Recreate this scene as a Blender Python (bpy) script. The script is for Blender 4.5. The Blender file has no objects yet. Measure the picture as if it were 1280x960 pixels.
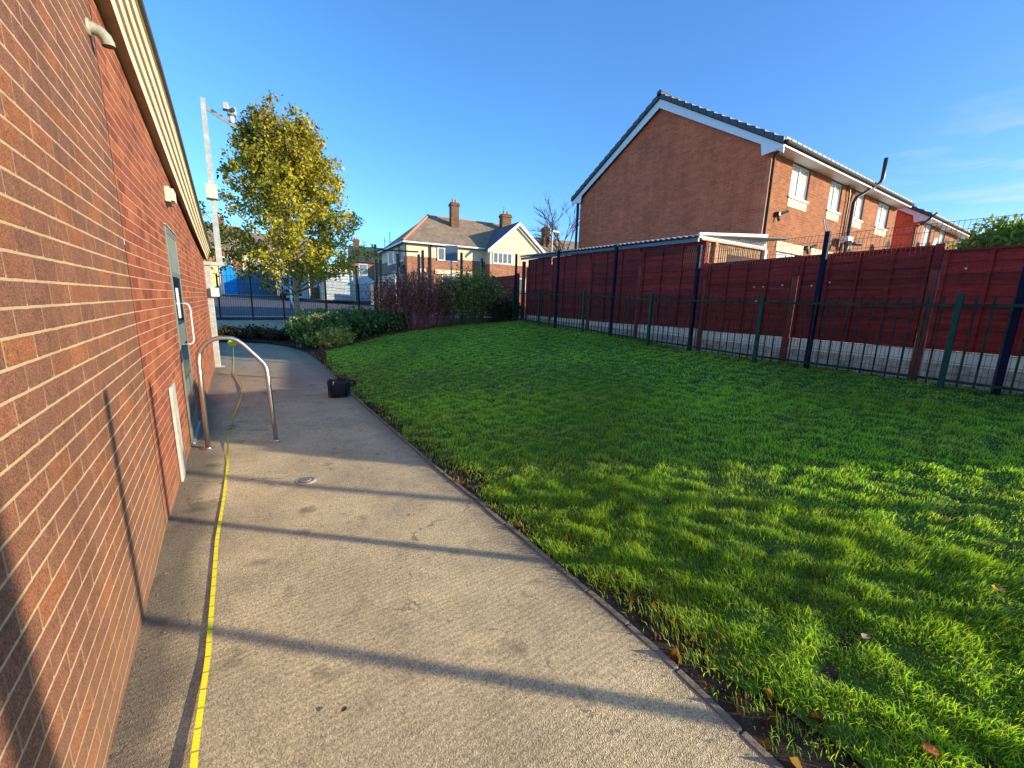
import bpy, math, random
import numpy as np
from mathutils import Vector, Matrix
random.seed(7); rng = np.random.default_rng(11)
S = bpy.context.scene; COL = S.collection
R = math.radians
# ------------------------------------------------------------------ camera
cam = bpy.data.cameras.new('camera'); co = bpy.data.objects.new('camera', cam); COL.objects.link(co)
rot = Matrix(((0.8318048887020622, 0.08550303764124932, -0.5484431216502483),
              (-0.5544360328917798, 0.17512639565845167, -0.8135916856598921),
              (0.02648230659469249, 0.9808261701737971, 0.19307695703948247)))
co.matrix_world = Matrix.Translation((0, 0, 1.6)) @ rot.to_4x4()
cam.sensor_fit = 'HORIZONTAL'; cam.sensor_width = 36; cam.lens = 36 * 518 / 1280
cam.clip_start = .02; cam.clip_end = 3000
S.camera = co
S.view_settings.view_transform = 'Standard'; S.view_settings.look = 'None'; S.view_settings.exposure = 0
# ------------------------------------------------------------------ terrain functions
def FX(Y): return 7.55 + .13 * Y
def ss(a, b, x):
    t = np.clip((np.asarray(x, float) - a) / (b - a), 0, 1); return t * t * (3 - 2 * t)
def zpath(Y): return np.interp(Y, [-5, 1, 4, 30], [0, 0, -.11, -.13])
def zf(Y): return np.interp(Y, [-5, 5.5, 8, 11, 14, 18], [.66, .64, .76, .82, .9, .9])
def zroad(Y): return np.interp(Y, [20, 24, 32, 46, 60], [.15, .4, .85, 1.5, 1.5])
def zg(X, Y):
    X = np.asarray(X, float); Y = np.asarray(Y, float)
    t = np.clip((X - 1.7) / (FX(np.clip(Y, -5, 18)) - 1.7), 0, 1.0)
    z = zpath(Y) + (zf(Y) - zpath(Y)) * t
    w = ss(16, 24, Y)
    zr = zroad(Y)
    return z * (1 - w) + zr * w * 1.0 + 0
def G(x, y): return float(zg(x, y))
# ------------------------------------------------------------------ materials
def lin(c):
    return tuple((v / 12.92 if v <= .04045 else ((v + .055) / 1.055) ** 2.4) for v in c)
class M:
    def __init__(s, name):
        s.m = bpy.data.materials.new(name); s.m.use_nodes = True
        s.t = s.m.node_tree; s.t.nodes.clear()
        s.out = s.n('ShaderNodeOutputMaterial'); s.b = s.n('ShaderNodeBsdfPrincipled')
        s.l(s.b.outputs[0], s.out.inputs[0])
    def n(s, ty, **k):
        nd = s.t.nodes.new(ty)
        for a, v in k.items(): setattr(nd, a, v)
        return nd
    def l(s, a, b): s.t.links.new(a, b)
    def noise(s, scale, detail=4, vec=None, rough=.6):
        n = s.n('ShaderNodeTexNoise'); n.inputs['Scale'].default_value = scale
        n.inputs['Detail'].default_value = detail; n.inputs['Roughness'].default_value = rough
        if vec: s.l(vec, n.inputs['Vector'])
        return n
    def ramp(s, fac, stops):
        r = s.n('ShaderNodeValToRGB'); e = r.color_ramp.elements
        while len(e) < len(stops): e.new(.5)
        for i, (p, c) in enumerate(stops):
            e[i].position = p; e[i].color = (*c, 1)
        s.l(fac, r.inputs[0]); return r
    def mix(s, a, b, fac, bt='MIX'):
        m = s.n('ShaderNodeMix', data_type='RGBA', blend_type=bt)
        for sock, v in ((m.inputs[6], a), (m.inputs[7], b)):
            if isinstance(v, tuple): sock.default_value = (*v[:3], 1)
            else: s.l(v, sock)
        if isinstance(fac, (int, float)): m.inputs[0].default_value = fac
        else: s.l(fac, m.inputs[0])
        return m.outputs[2]
    def math(s, op, a, b=0.0, clamp=False):
        m = s.n('ShaderNodeMath', operation=op); m.use_clamp = clamp
        for sock, v in ((m.inputs[0], a), (m.inputs[1], b)):
            if isinstance(v, (int, float)): sock.default_value = v
            else: s.l(v, sock)
        return m.outputs[0]
    def bump(s, h, strength=.3, dist=.01, prev=None):
        b = s.n('ShaderNodeBump'); b.inputs['Strength'].default_value = strength; b.inputs['Distance'].default_value = dist
        s.l(h, b.inputs['Height'])
        if prev: s.l(prev, b.inputs['Normal'])
        return b.outputs[0]
    def obj(s): return s.n('ShaderNodeTexCoord').outputs['Object']
    def set(s, col=None, rough=None, metal=None, normal=None, spec=None):
        if col is not None:
            if isinstance(col, tuple): s.b.inputs['Base Color'].default_value = (*col[:3], 1)
            else: s.l(col, s.b.inputs['Base Color'])
        if rough is not None:
            if isinstance(rough, (int, float)): s.b.inputs['Roughness'].default_value = rough
            else: s.l(rough, s.b.inputs['Roughness'])
        if metal is not None: s.b.inputs['Metallic'].default_value = metal
        if spec is not None: s.b.inputs['Specular IOR Level'].default_value = spec
        if normal is not None: s.l(normal, s.b.inputs['Normal'])
        return s.m
def plain(name, col, rough=.6, metal=0, var=.25, scale=6, bump=.15, fine=60, spec=.5):
    m = M(name); o = m.obj()
    n1 = m.noise(scale, 5, o); n2 = m.noise(fine, 3, o)
    d = tuple(c * (1 - var) for c in col); b = tuple(min(1, c * (1 + var)) for c in col)
    c = m.ramp(n1.outputs[0], [(.3, d), (.7, b)]).outputs[0]
    c = m.mix(c, m.ramp(n2.outputs[0], [(.35, (.75,) * 3), (.65, (1.15,) * 3)]).outputs[0], .5, 'MULTIPLY')
    return m.set(c, rough, metal, m.bump(n2.outputs[0], bump, .004), spec)
def brick(name, cols, mortar, perp=1.0, grain=260, speck=.35, bw=.225, bh=.075, ms=.006, mud=0, rough=.85, bump=.8, soft=None):
    m = M(name); o = m.obj(); sp = m.n('ShaderNodeSeparateXYZ'); m.l(o, sp.inputs[0])
    u = m.math('ADD', sp.outputs[0], sp.outputs[1]); v = m.math('ADD', sp.outputs[2], .024 if bh < .076 else -.007)
    cb = m.n('ShaderNodeCombineXYZ'); m.l(u, cb.inputs[0]); m.l(v, cb.inputs[1])
    w = m.noise(14, 2, o); wv = m.n('ShaderNodeVectorMath', operation='MULTIPLY_ADD')
    m.l(w.outputs[1], wv.inputs[0]); wv.inputs[1].default_value = (.006, .005, 0); m.l(cb.outputs[0], wv.inputs[2])
    bt = m.n('ShaderNodeTexBrick'); m.l(wv.outputs[0], bt.inputs['Vector'])
    bt.inputs['Color1'].default_value = (0, 0, 0, 1); bt.inputs['Color2'].default_value = (1, 1, 1, 1); bt.inputs['Mortar'].default_value = (.5, .5, .5, 1)
    bt.inputs['Scale'].default_value = 1; bt.inputs['Brick Width'].default_value = bw; bt.inputs['Row Height'].default_value = bh
    bt.inputs['Mortar Size'].default_value = ms; bt.inputs['Mortar Smooth'].default_value = .25; bt.offset = .5
    n = len(cols)
    c = m.ramp(bt.outputs[0], [((i + .5) / n, cc) for i, cc in enumerate(cols)]).outputs[0]
    fac = bt.outputs['Fac']
    if perp < 1:
        fr = m.math('FRACT', m.math('DIVIDE', m.math('ADD', v, m.math('MULTIPLY', m.math('SUBTRACT', w.outputs[0], .5), .01)), bh))
        bed = m.math('MAXIMUM', m.math('GREATER_THAN', fr, .905), m.math('LESS_THAN', fr, .095))
        pv = m.math('MULTIPLY', m.math('SUBTRACT', m.noise(4.5, 2, o).outputs[0], .40), 5, True)
        pv = m.math('ADD', m.math('MULTIPLY', pv, perp), .12)
        fac = m.math('MULTIPLY', fac, m.math('MAXIMUM', bed, pv), True)
    sn = m.noise(grain, 3, o, .75); sn2 = m.noise(18, 5, o)
    c = m.mix(c, m.ramp(sn.outputs[0], [(.36, (1 - speck,) * 3), (.62, (1 + speck * .8,) * 3)]).outputs[0], 1.0, 'MULTIPLY')
    c = m.mix(c, m.ramp(sn2.outputs[0], [(.3, (.78, .78, .8)), (.7, (1.16, 1.1, 1.05))]).outputs[0], 1.0, 'MULTIPLY')
    mo = m.mix(mortar, tuple(x * .62 for x in mortar), m.noise(40, 4, o).outputs[0])
    c = m.mix(c, mo, fac)
    stp = m.n('ShaderNodeMapping'); stp.inputs['Scale'].default_value = (2.2, 2.2, .28); m.l(o, stp.inputs[0]); stn = m.noise(1.6, 6, stp.outputs[0], .65)
    c = m.mix(c, m.ramp(stn.outputs[0], [(.35, (.80, .78, .77)), (.55, (1, 1, 1)), (.75, (1.1, 1.09, 1.06))]).outputs[0], .8, 'MULTIPLY')
    big = m.noise(1.3, 5, o)
    c = m.mix(c, m.ramp(big.outputs[0], [(.3, (.82, .82, .84)), (.7, (1.1, 1.08, 1.05))]).outputs[0], .8, 'MULTIPLY')
    if mud:   # dirt splashed up the foot of the wall
        g = m.math('SUBTRACT', mud, sp.outputs[2]); g = m.math('MULTIPLY', g, 2.4, True)
        g = m.math('MULTIPLY', g, m.math('ADD', m.noise(5, 5, o).outputs[0], .25), True)
        c = m.mix(c, (.24, .15, .09), m.math('MULTIPLY', g, .5))
    inv = m.math('SUBTRACT', 1.0, fac)
    h = m.math('ADD', inv, m.math('MULTIPLY', sn.outputs[0], .35))
    return m.set(c, rough, 0, m.bump(h, bump, .006), .3)
mt = {}
mt['brick_near'] = brick('brown_brick', [(.195, .092, .058), (.21, .10, .062), (.22, .104, .063), (.205, .098, .06), (.225, .104, .06), (.235, .104, .057), (.28, .115, .052)], (.60, .43, .25), perp=.4, grain=170, speck=.6, mud=.5, bh=.0772, ms=.0055)
mt['brick_far'] = brick('red_brick', [(.21, .062, .032), (.28, .085, .042), (.33, .105, .048), (.25, .08, .05), (.37, .125, .055)], (.58, .40, .26), perp=.4, ms=.0042, bh=.0772, grain=200, speck=.35, mud=.35)
mt['brick_house'] = brick('house_brick', [(.66, .13, .055), (.74, .165, .07), (.80, .19, .085), (.70, .145, .06)], (.66, .33, .19), speck=.2, bump=.5)  # gable brick, colour lightened to make up for its shade
mt['brick_front'] = brick('orange_house_brick', [(.27, .085, .03), (.34, .115, .042), (.40, .14, .055), (.30, .095, .035)], (.40, .25, .13), speck=.2, bump=.5)  # same house brick, colour darkened to make up for direct sun
mt['brick_old'] = brick('old_brick', [(.30, .10, .05), (.42, .17, .08), (.38, .13, .07), (.48, .21, .11)], (.42, .33, .24), speck=.2, bump=.5, ms=.01)
mt['white'] = plain('white_plastic', (.78, .79, .80), .4, var=.05, bump=.02)
mt['cream_fascia'] = plain('cream_paint', (.80, .70, .47), .5, var=.08, bump=.05, scale=2)
mt['soffit'] = plain('shaded_soffit', (.30, .23, .15), .7, var=.15)  # darker than the fascia cream, eaves shade put into the colour
mt['black'] = plain('black_plastic', (.015, .015, .017), .35, var=.2, bump=.03)
mt['felt'] = plain('dark_roof_edge', (.06, .06, .065), .7)
mt['galv'] = plain('galvanised_steel', (.40, .42, .40), .55, .25, var=.2, scale=9, bump=.1)
mt['stain'] = plain('stained_steel_strip', (.48, .48, .42), .5, .1, var=.22, scale=7)
mt['steel'] = plain('brushed_steel', (.58, .52, .46), .28, .95, var=.12, scale=4, bump=.04, fine=150)
mt['grey_frame'] = plain('grey_frame', (.15, .18, .16), .45, var=.1)
mt['glass'] = plain('window_glass', (.16, .21, .23), .06, var=.3, bump=0, spec=.9)
mt['dark_glass'] = plain('dark_glass', (.02, .025, .02), .05, var=.5, bump=0, spec=.9, scale=3)
mt['curtain_glass'] = plain('curtained_glass', (.55, .60, .58), .12, var=.25, scale=3, bump=0, spec=.8)
mt['green_metal'] = plain('green_paint', (.008, .075, .05), .6, var=.25, scale=10, spec=.2)
mt['green_bar'] = plain('weathered_green_bar', (.022, .05, .035), .7, var=.7, scale=7, spec=.15)
mt['blue_metal'] = plain('dark_blue_paint', (.004, .008, .034), .6, var=.25, spec=.15)
mt['wire'] = plain('fence_wire', (.06, .055, .05), .7, 0, var=.2, spec=.2)
mt['black_steel'] = plain('black_steel', (.012, .014, .02), .4, var=.2)
mt['concrete'] = plain('pale_concrete', (.92, .86, .70), .9, var=.16, scale=4, bump=.4)
mt['concrete_dark'] = plain('rough_concrete', (.52, .48, .38), .95, var=.5, scale=9, bump=.9, fine=30)
mt['slate'] = plain('dark_roof_tile', (.055, .065, .075), .55, var=.25, scale=5, bump=.3)
mt['tan_tile'] = plain('lit_roof_tile', (.20, .19, .15), .6, var=.25, scale=5, bump=.3)  # roof tile with sunlight put into the colour, for the eaves row
mt['terracotta'] = plain('terracotta_pipe', (.50, .24, .14), .5, var=.1)
mt['render'] = plain('cream_render', (.78, .66, .42), .9, var=.07, scale=2, bump=.3)
mt['ridge'] = plain('ridge_tile', (.42, .19, .11), .8, var=.2)
mt['chim'] = brick('chimney_brick', [(.13, .075, .04), (.18, .10, .05), (.22, .12, .06)], (.2, .14, .09), speck=.3)
mt['corr'] = plain('corrugated_sheet', (.50, .50, .47), .5, .2, var=.2)
mt['timber'] = plain('raw_timber', (.42, .26, .14), .8, var=.2, scale=12)
mt['yellow'] = plain('yellow_tape', (.72, .66, .015), .4, var=.12, scale=20, bump=.02)
def m_tape():
    m = M('yellow_tape'); o = m.obj(); sp = m.n('ShaderNodeSeparateXYZ'); m.l(o, sp.inputs[0])
    a = m.math('LESS_THAN', m.math('FRACT', m.math('MULTIPLY', sp.outputs[1], 10)), .09); b = m.math('LESS_THAN', m.math('FRACT', m.math('MULTIPLY', sp.outputs[1], 50)), .16)
    c = m.mix((.90, .80, .012), (.05, .045, .02), m.math('MAXIMUM', m.math('MULTIPLY', a, .6), m.math('MULTIPLY', b, .2)))
    return m.set(c, .4)
mt['tape'] = m_tape()
mt['bag'] = plain('black_woven_bag', (.008, .008, .009), .55, var=.3, scale=30, bump=.6, fine=120)
mt['blue_sheet'] = plain('blue_sheet', (.006, .26, .66), .6, var=.08, spec=.2)
mt['blue_dark'] = plain('blue_shaded_gate', (.04, .15, .28), .6, var=.3)  # gate blue with shade put into the colour
mt['pale_blue'] = plain('pale_blue_panel', (.42, .50, .52), .5, var=.08)
mt['yellow_wall'] = plain('yellow_wall', (.80, .68, .28), .8, var=.08)
mt['brown_door'] = plain('brown_boards', (.14, .075, .05), .7, var=.3)
mt['rubber'] = plain('rubber', (.02, .02, .02), .8)
mt['van'] = plain('van_paint', (.40, .46, .47), .25, var=.05, bump=0)
mt['sign_back'] = plain('sign_back', (.10, .17, .24), .5, var=.1)
mt['soil'] = plain('wet_soil', (.055, .040, .028), .95, var=.6, scale=14, bump=1, fine=110, spec=.15)
mt['terrain'] = plain('terrain', (.13, .13, .11), .95, var=.3, scale=.5)
mt['road'] = plain('road_asphalt', (.075, .08, .09), .9, var=.2, scale=.8)
mt['pave'] = plain('pavement_grey', (.33, .31, .28), .9, var=.15, scale=1)
mt['sand'] = plain('pale_gravel', (.46, .35, .22), .95, var=.35, scale=3, bump=.8, fine=25)
mt['bark'] = plain('pale_bark', (.36, .27, .16), .9, var=.35, scale=9, bump=.8, fine=30)
mt['darkbark'] = plain('twig_bark', (.10, .065, .05), .9, var=.3, scale=9)
def m_fence():
    m = M('red_stained_timber'); o = m.obj()
    mp = m.n('ShaderNodeMapping'); m.l(o, mp.inputs[0]); mp.inputs['Scale'].default_value = (1, 1, 9)
    n1 = m.noise(3, 6, mp.outputs[0], .7); n2 = m.noise(1.1, 4, o)
    c = m.ramp(n1.outputs[0], [(.25, (.19, .014, .013)), (.5, (.34, .032, .026)), (.78, (.46, .068, .05))]).outputs[0]
    c = m.mix(c, m.ramp(n2.outputs[0], [(.3, (.7, .7, .75)), (.7, (1.15, 1.1, 1.1))]).outputs[0], .8, 'MULTIPLY')
    sz_ = m.n('ShaderNodeSeparateXYZ'); m.l(o, sz_.inputs[0]); oi = m.n('ShaderNodeObjectInfo')
    wn = m.n('ShaderNodeTexWhiteNoise', noise_dimensions='2D'); cw = m.n('ShaderNodeCombineXYZ'); m.l(m.math('FLOOR', m.math('MULTIPLY', sz_.outputs[2], 7.4)), cw.inputs[0]); m.l(oi.outputs['Random'], cw.inputs[1]); m.l(cw.outputs[0], wn.inputs['Vector'])
    c = m.mix(c, m.ramp(wn.outputs[0], [(0, (.68, .72, .78)), (1, (1.28, 1.2, 1.15))]).outputs[0], 1, 'MULTIPLY')
    c = m.mix(c, m.ramp(oi.outputs['Random'], [(0, (.85, .88, .9)), (1, (1.1, 1.05, 1.0))]).outputs[0], 1, 'MULTIPLY')
    sc = m.noise(9, 5, mp.outputs[0], .8)
    c = m.mix(c, (.33, .16, .11), m.math('MULTIPLY', m.math('SUBTRACT', sc.outputs[0], .66, True), 4, True))
    return m.set(c, .75, 0, m.bump(n1.outputs[0], .5, .006), .25)
mt['redwood'] = m_fence()
mt['redpost'] = plain('red_stained_post', (.27, .045, .03), .8, var=.35, scale=5)
def m_path():
    m = M('worn_asphalt'); o = m.obj(); sp = m.n('ShaderNodeSeparateXYZ'); m.l(o, sp.inputs[0])
    v = m.n('ShaderNodeTexVoronoi'); v.inputs['Scale'].default_value = 210; m.l(o, v.inputs['Vector'])
    f = m.noise(90, 4, o, .8); b = m.noise(1.6, 6, o, .65); mid = m.noise(9, 5, o, .7)
    c = m.ramp(v.outputs['Color'], [(.1, (.39, .32, .185)), (.5, (.66, .55, .325)), (.85, (.88, .76, .47))]).outputs[0]
    c = m.mix(c, m.ramp(f.outputs[0], [(.35, (.6, .6, .6)), (.6, (1.18, 1.18, 1.18))]).outputs[0], .6, 'MULTIPLY')
    c = m.mix(c, m.ramp(b.outputs[0], [(.3, (.70, .70, .72)), (.7, (1.15, 1.13, 1.08))]).outputs[0], 1.0, 'MULTIPLY')
    c = m.mix(c, m.ramp(mid.outputs[0], [(.28, (.72, .72, .73)), (.5, (1.0, 1.0, 1.0))]).outputs[0], .8, 'MULTIPLY')
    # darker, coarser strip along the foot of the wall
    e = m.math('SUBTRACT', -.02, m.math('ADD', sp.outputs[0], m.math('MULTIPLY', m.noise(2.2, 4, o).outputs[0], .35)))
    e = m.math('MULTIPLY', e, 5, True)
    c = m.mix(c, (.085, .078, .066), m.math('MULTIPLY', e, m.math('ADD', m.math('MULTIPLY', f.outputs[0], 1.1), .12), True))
    # stains
    st = m.noise(3.3, 3, o, .5)
    c = m.mix(c, (.10, .08, .065), m.math('MULTIPLY', m.math('SUBTRACT', st.outputs[0], .62, True), 6, True))
    ck = m.n('ShaderNodeTexVoronoi', feature='DISTANCE_TO_EDGE'); ck.inputs['Scale'].default_value = .8; cv = m.n('ShaderNodeVectorMath', operation='MULTIPLY_ADD'); m.l(m.noise(3, 5, o).outputs[1], cv.inputs[0]); cv.inputs[1].default_value = (.5, .5, 0); m.l(o, cv.inputs[2]); m.l(cv.outputs[0], ck.inputs['Vector'])
    c = m.mix(c, (.09, .075, .06), m.math('MULTIPLY', m.math('MULTIPLY', m.math('LESS_THAN', ck.outputs[0], .0035), m.math('GREATER_THAN', b.outputs[0], .52)), .55))
    dm = m.math('MULTIPLY', m.math('SUBTRACT', m.math('ADD', sp.outputs[0], m.math('MULTIPLY', mid.outputs[0], .5)), 1.62), 4, True)
    c = m.mix(c, (.13, .11, .085), m.math('MULTIPLY', dm, .6))
    # darker and greyer toward the far end
    far = m.math('MULTIPLY', m.math('SUBTRACT', sp.outputs[1], 5.5), .25, True)
    c = m.mix(c, m.mix((.27, .23, .19), (.20, .175, .15), mid.outputs[0]), m.math('MULTIPLY', far, .6))
    w = m.n('ShaderNodeTexWave'); w.bands_direction = 'Y'; w.inputs['Scale'].default_value = 9; w.inputs['Distortion'].default_value = 1.2
    w.inputs['Detail Scale'].default_value = .7; w.inputs['Detail'].default_value = 1; m.l(o, w.inputs['Vector'])
    h = m.math('ADD', v.outputs['Distance'], f.outputs[0])
    nm = m.bump(h, .9, .004); nm = m.bump(w.outputs[0], .2, .006, nm)
    return m.set(c, .92, 0, nm, .25)
mt['path'] = m_path()
def m_lawn():
    m = M('lawn_base'); o = m.obj()
    n = m.noise(7, 6, o, .7); f = m.noise(70, 3, o, .8)
    c = m.ramp(n.outputs[0], [(.3, (.06, .11, .02)), (.6, (.10, .22, .035)), (.8, (.14, .27, .06))]).outputs[0]
    c = m.mix(c, m.ramp(f.outputs[0], [(.35, (.5, .5, .5)), (.6, (1.2, 1.2, 1.2))]).outputs[0], .9, 'MULTIPLY')
    return m.set(c, .95, 0, m.bump(f.outputs[0], .8, .02), .1)
mt['lawn'] = m_lawn()
def leafmat(name, trans=.45, rough=.55):
    m = M(name); a = m.n('ShaderNodeAttribute'); a.attribute_name = 'col'
    m.set(a.outputs[0], rough, 0, None, .3)
    tr = m.n('ShaderNodeBsdfTranslucent'); mx = m.n('ShaderNodeMixShader'); mx.inputs[0].default_value = trans
    cc = m.mix(a.outputs[0], (1.25, 1.25, .6), 1.0, 'MULTIPLY')
    m.l(cc, tr.inputs[0]); m.l(m.b.outputs[0], mx.inputs[1]); m.l(tr.outputs[0], mx.inputs[2]); m.l(mx.outputs[0], m.out.inputs[0])
    return m.m
mt['leaf'] = leafmat('leaves'); mt['grass'] = leafmat('grass_blades', .5, .5)
def m_roof_old():
    m = M('old_roof_tiles'); o = m.obj(); sp = m.n('ShaderNodeSeparateXYZ'); m.l(o, sp.inputs[0])
    cb = m.n('ShaderNodeCombineXYZ'); m.l(m.math('ADD', sp.outputs[0], 0), cb.inputs[0]); m.l(m.math('ADD', sp.outputs[1], sp.outputs[2]), cb.inputs[1])
    bt = m.n('ShaderNodeTexBrick'); m.l(cb.outputs[0], bt.inputs['Vector']); bt.inputs['Scale'].default_value = 1
    bt.inputs['Brick Width'].default_value = .25; bt.inputs['Row Height'].default_value = .22; bt.inputs['Mortar Size'].default_value = .015
    bt.inputs['Color1'].default_value = (.26, .19, .115, 1); bt.inputs['Color2'].default_value = (.40, .30, .19, 1); bt.inputs['Mortar'].default_value = (.08, .065, .05, 1)
    c = m.mix(bt.outputs[0], m.ramp(m.noise(1.2, 5, o).outputs[0], [(.3, (.7, .7, .7)), (.7, (1.2, 1.15, 1.1))]).outputs[0], 1, 'MULTIPLY')
    return m.set(c, .85, 0, m.bump(bt.outputs['Fac'], .5, .02))
mt['oldroof'] = m_roof_old()
# ------------------------------------------------------------------ mesh builder
class MB:
    def __init__(s): s.v = []; s.f = []
    def add(s, vs, fs):
        o = len(s.v); s.v += [tuple(p) for p in vs]; s.f += [tuple(i + o for i in f) for f in fs]; return s
    def box(s, x0, y0, z0, x1, y1, z1):
        return s.add([(x0, y0, z0), (x1, y0, z0), (x1, y1, z0), (x0, y1, z0), (x0, y0, z1), (x1, y0, z1), (x1, y1, z1), (x0, y1, z1)],
                     [(0, 3, 2, 1), (4, 5, 6, 7), (0, 1, 5, 4), (1, 2, 6, 5), (2, 3, 7, 6), (3, 0, 4, 7)])
    def bar(s, a, b, w, h, up=(0, 0, 1)):      # rectangular bar from a to b
        a = Vector(a); b = Vector(b); d = (b - a).normalized(); u = Vector(up)
        if abs(d.dot(u)) > .98: u = Vector((0, 1, 0))
        x = d.cross(u).normalized() * w / 2; z = x.cross(d).normalized() * h / 2
        return s.add([a - x - z, a + x - z, a + x + z, a - x + z, b - x - z, b + x - z, b + x + z, b - x + z],
                     [(0, 1, 2, 3), (7, 6, 5, 4), (0, 4, 5, 1), (1, 5, 6, 2), (2, 6, 7, 3), (3, 7, 4, 0)])
    def tube(s, pts, r, n=8, cap=True):
        pts = [Vector(p) for p in pts]; rs = r if isinstance(r, (list, tuple)) else [r] * len(pts)
        vs = []; prev = None
        for i, p in enumerate(pts):
            d = (pts[min(i + 1, len(pts) - 1)] - pts[max(i - 1, 0)]).normalized()
            if prev is None:
                u = Vector((0, 0, 1)) if abs(d.z) < .9 else Vector((1, 0, 0)); x = d.cross(u).normalized()
            else: x = (prev - d * prev.dot(d)).normalized()
            prev = x; y = d.cross(x)
            for k in range(n):
                a = 2 * math.pi * k / n; vs.append(p + (x * math.cos(a) + y * math.sin(a)) * rs[i])
        fs = []
        for i in range(len(pts) - 1):
            for k in range(n): fs.append((i * n + k, i * n + (k + 1) % n, (i + 1) * n + (k + 1) % n, (i + 1) * n + k))
        if cap: fs += [tuple(range(n))[::-1], tuple(range((len(pts) - 1) * n, len(pts) * n))]
        return s.add(vs, fs)
    def prism(s, poly, axis, a, b):          # polygon in the two other axes, extruded along axis
        n = len(poly); vs = []
        for t in (a, b):
            for p, q in poly:
                vs.append({'x': (t, p, q), 'y': (p, t, q), 'z': (p, q, t)}[axis])
        fs = [tuple(range(n)), tuple(range(2 * n - 1, n - 1, -1))] + [(i, n + i, n + (i + 1) % n, (i + 1) % n) for i in range(n)]
        return s.add(vs, fs)
    def quad(s, *p): return s.add(p, [(0, 1, 2, 3)])
    def build(s, name, mat, parent=None, smooth=False, bev=0, local=False):
        off = Vector((0, 0, 0))
        if parent is not None and not local:
            p = parent
            while p is not None: off += p.location; p = p.parent
        me = bpy.data.meshes.new(name); me.from_pydata([tuple(Vector(v) - off) for v in s.v], [], s.f); me.validate()
        import bmesh
        bm = bmesh.new(); bm.from_mesh(me); bmesh.ops.recalc_face_normals(bm, faces=bm.faces); bm.to_mesh(me); bm.free()
        o = bpy.data.objects.new(name, me); COL.objects.link(o); o.data.materials.append(mt[mat] if isinstance(mat, str) else mat)
        if parent is not None: o.parent = parent
        if smooth:
            for p in me.polygons: p.use_smooth = True
        if bev:
            b = o.modifiers.new('bevel', 'BEVEL'); b.width = bev; b.segments = 2; b.limit_method = 'ANGLE'
        return o
def tag(o, label=None, cat=None, group=None, kind=None):
    if label: o['label'] = label
    if cat: o['category'] = cat
    if group: o['group'] = group
    if kind: o['kind'] = kind
    return o
def thing(name, loc, label, cat, group=None, rz=0):
    o = bpy.data.objects.new(name, None); COL.objects.link(o); o.location = loc; o.rotation_euler[2] = rz; o.empty_display_size = .2
    return tag(o, label, cat, group)
def fastmesh(name, V, F4, mat, cols=None, parent=None, F3=None, smooth=False):
    me = bpy.data.meshes.new(name)
    nv = len(V); n4 = len(F4); n3 = 0 if F3 is None else len(F3)
    me.vertices.add(nv); me.vertices.foreach_set('co', np.asarray(V, np.float32).ravel())
    idx = np.concatenate([np.asarray(F4, np.int32).ravel(), np.asarray(F3, np.int32).ravel() if n3 else np.zeros(0, np.int32)])
    me.loops.add(len(idx)); me.loops.foreach_set('vertex_index', idx)
    me.polygons.add(n4 + n3)
    st = np.concatenate([np.arange(n4) * 4, n4 * 4 + np.arange(n3) * 3]).astype(np.int32)
    me.polygons.foreach_set('loop_start', st)
    me.update(calc_edges=True); me.validate()
    if cols is not None:
        a = me.color_attributes.new('col', 'FLOAT_COLOR', 'POINT'); c4 = np.ones((nv, 4), np.float32); c4[:, :3] = cols
        a.data.foreach_set('color', c4.ravel())
    o = bpy.data.objects.new(name, me); COL.objects.link(o); me.materials.append(mt[mat])
    if parent: o.parent = parent
    if smooth: me.polygons.foreach_set('use_smooth', np.ones(n4 + n3, bool))
    return o
# ------------------------------------------------------------------ setting: ground sheets
def relief(X, Y):     # gentle tussocky unevenness of the turf
    u = X * .72 - Y * .69; v = X * .69 + Y * .72
    r = np.sin(u * 9.5 + 1.6 * np.sin(v * 5.1) + 1.7 * np.sin(v * 9.3)) * .38 + np.sin(u * 21 + 2.6 * np.sin(v * 11 + 1) + v * 5) * .38 + np.sin(v * 19 + 2.4 * np.sin(u * 13)) * .3
    return .024 * r * ss(1.55, 2.1, X)
def sheet(name, xs, ys, mat, dz, fn=None, mask=None, bumpy=0):
    X, Y = np.meshgrid(xs, ys); Z = (fn or zg)(X, Y) + dz
    if bumpy: Z = Z + (relief(X, Y) if bumpy > 0 else -bumpy * (rng.normal(size=X.shape) * .5 + np.sin(X * 31 + Y * 7) * np.sin(Y * 23 - X * 9)))
    nx = len(xs); ny = len(ys); V = np.stack([X, Y, Z], -1).reshape(-1, 3)
    i, j = np.meshgrid(np.arange(nx - 1), np.arange(ny - 1)); q = (j * nx + i).ravel()
    F = np.stack([q, q + 1, q + nx + 1, q + nx], -1)
    if mask is not None:
        cx = (xs[:-1] + xs[1:]) / 2; cy = (ys[:-1] + ys[1:]) / 2; CX, CY = np.meshgrid(cx, cy)
        F = F[mask(CX, CY).ravel()]
    o = fastmesh(name, V, F, mat, smooth=True); tag(o, kind='structure'); return o
def axis_(a, b, step, far): return np.concatenate([[-far], np.arange(a, b + step / 2, step), [far]])
g = sheet('ground', axis_(-30, 60, 1.0, 1500), axis_(-30, 90, 1.0, 1500), 'terrain', -.06)
sheet('road', np.linspace(-30, 60, 91), np.arange(26, 46.1, .5), 'road', -.02)
sheet('far_pavement', np.linspace(-30, 60, 91), np.array([46.2, 47, 48, 49.4]), 'pave', .08)
sheet('near_pavement', np.linspace(-30, 30, 61), np.array([25., 25.4, 25.8]), 'pave', .06)
sheet('gravel_strip', np.arange(-6, 3.1, .5), np.arange(19.6, 24.6, .5), 'sand', .0)
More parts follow.
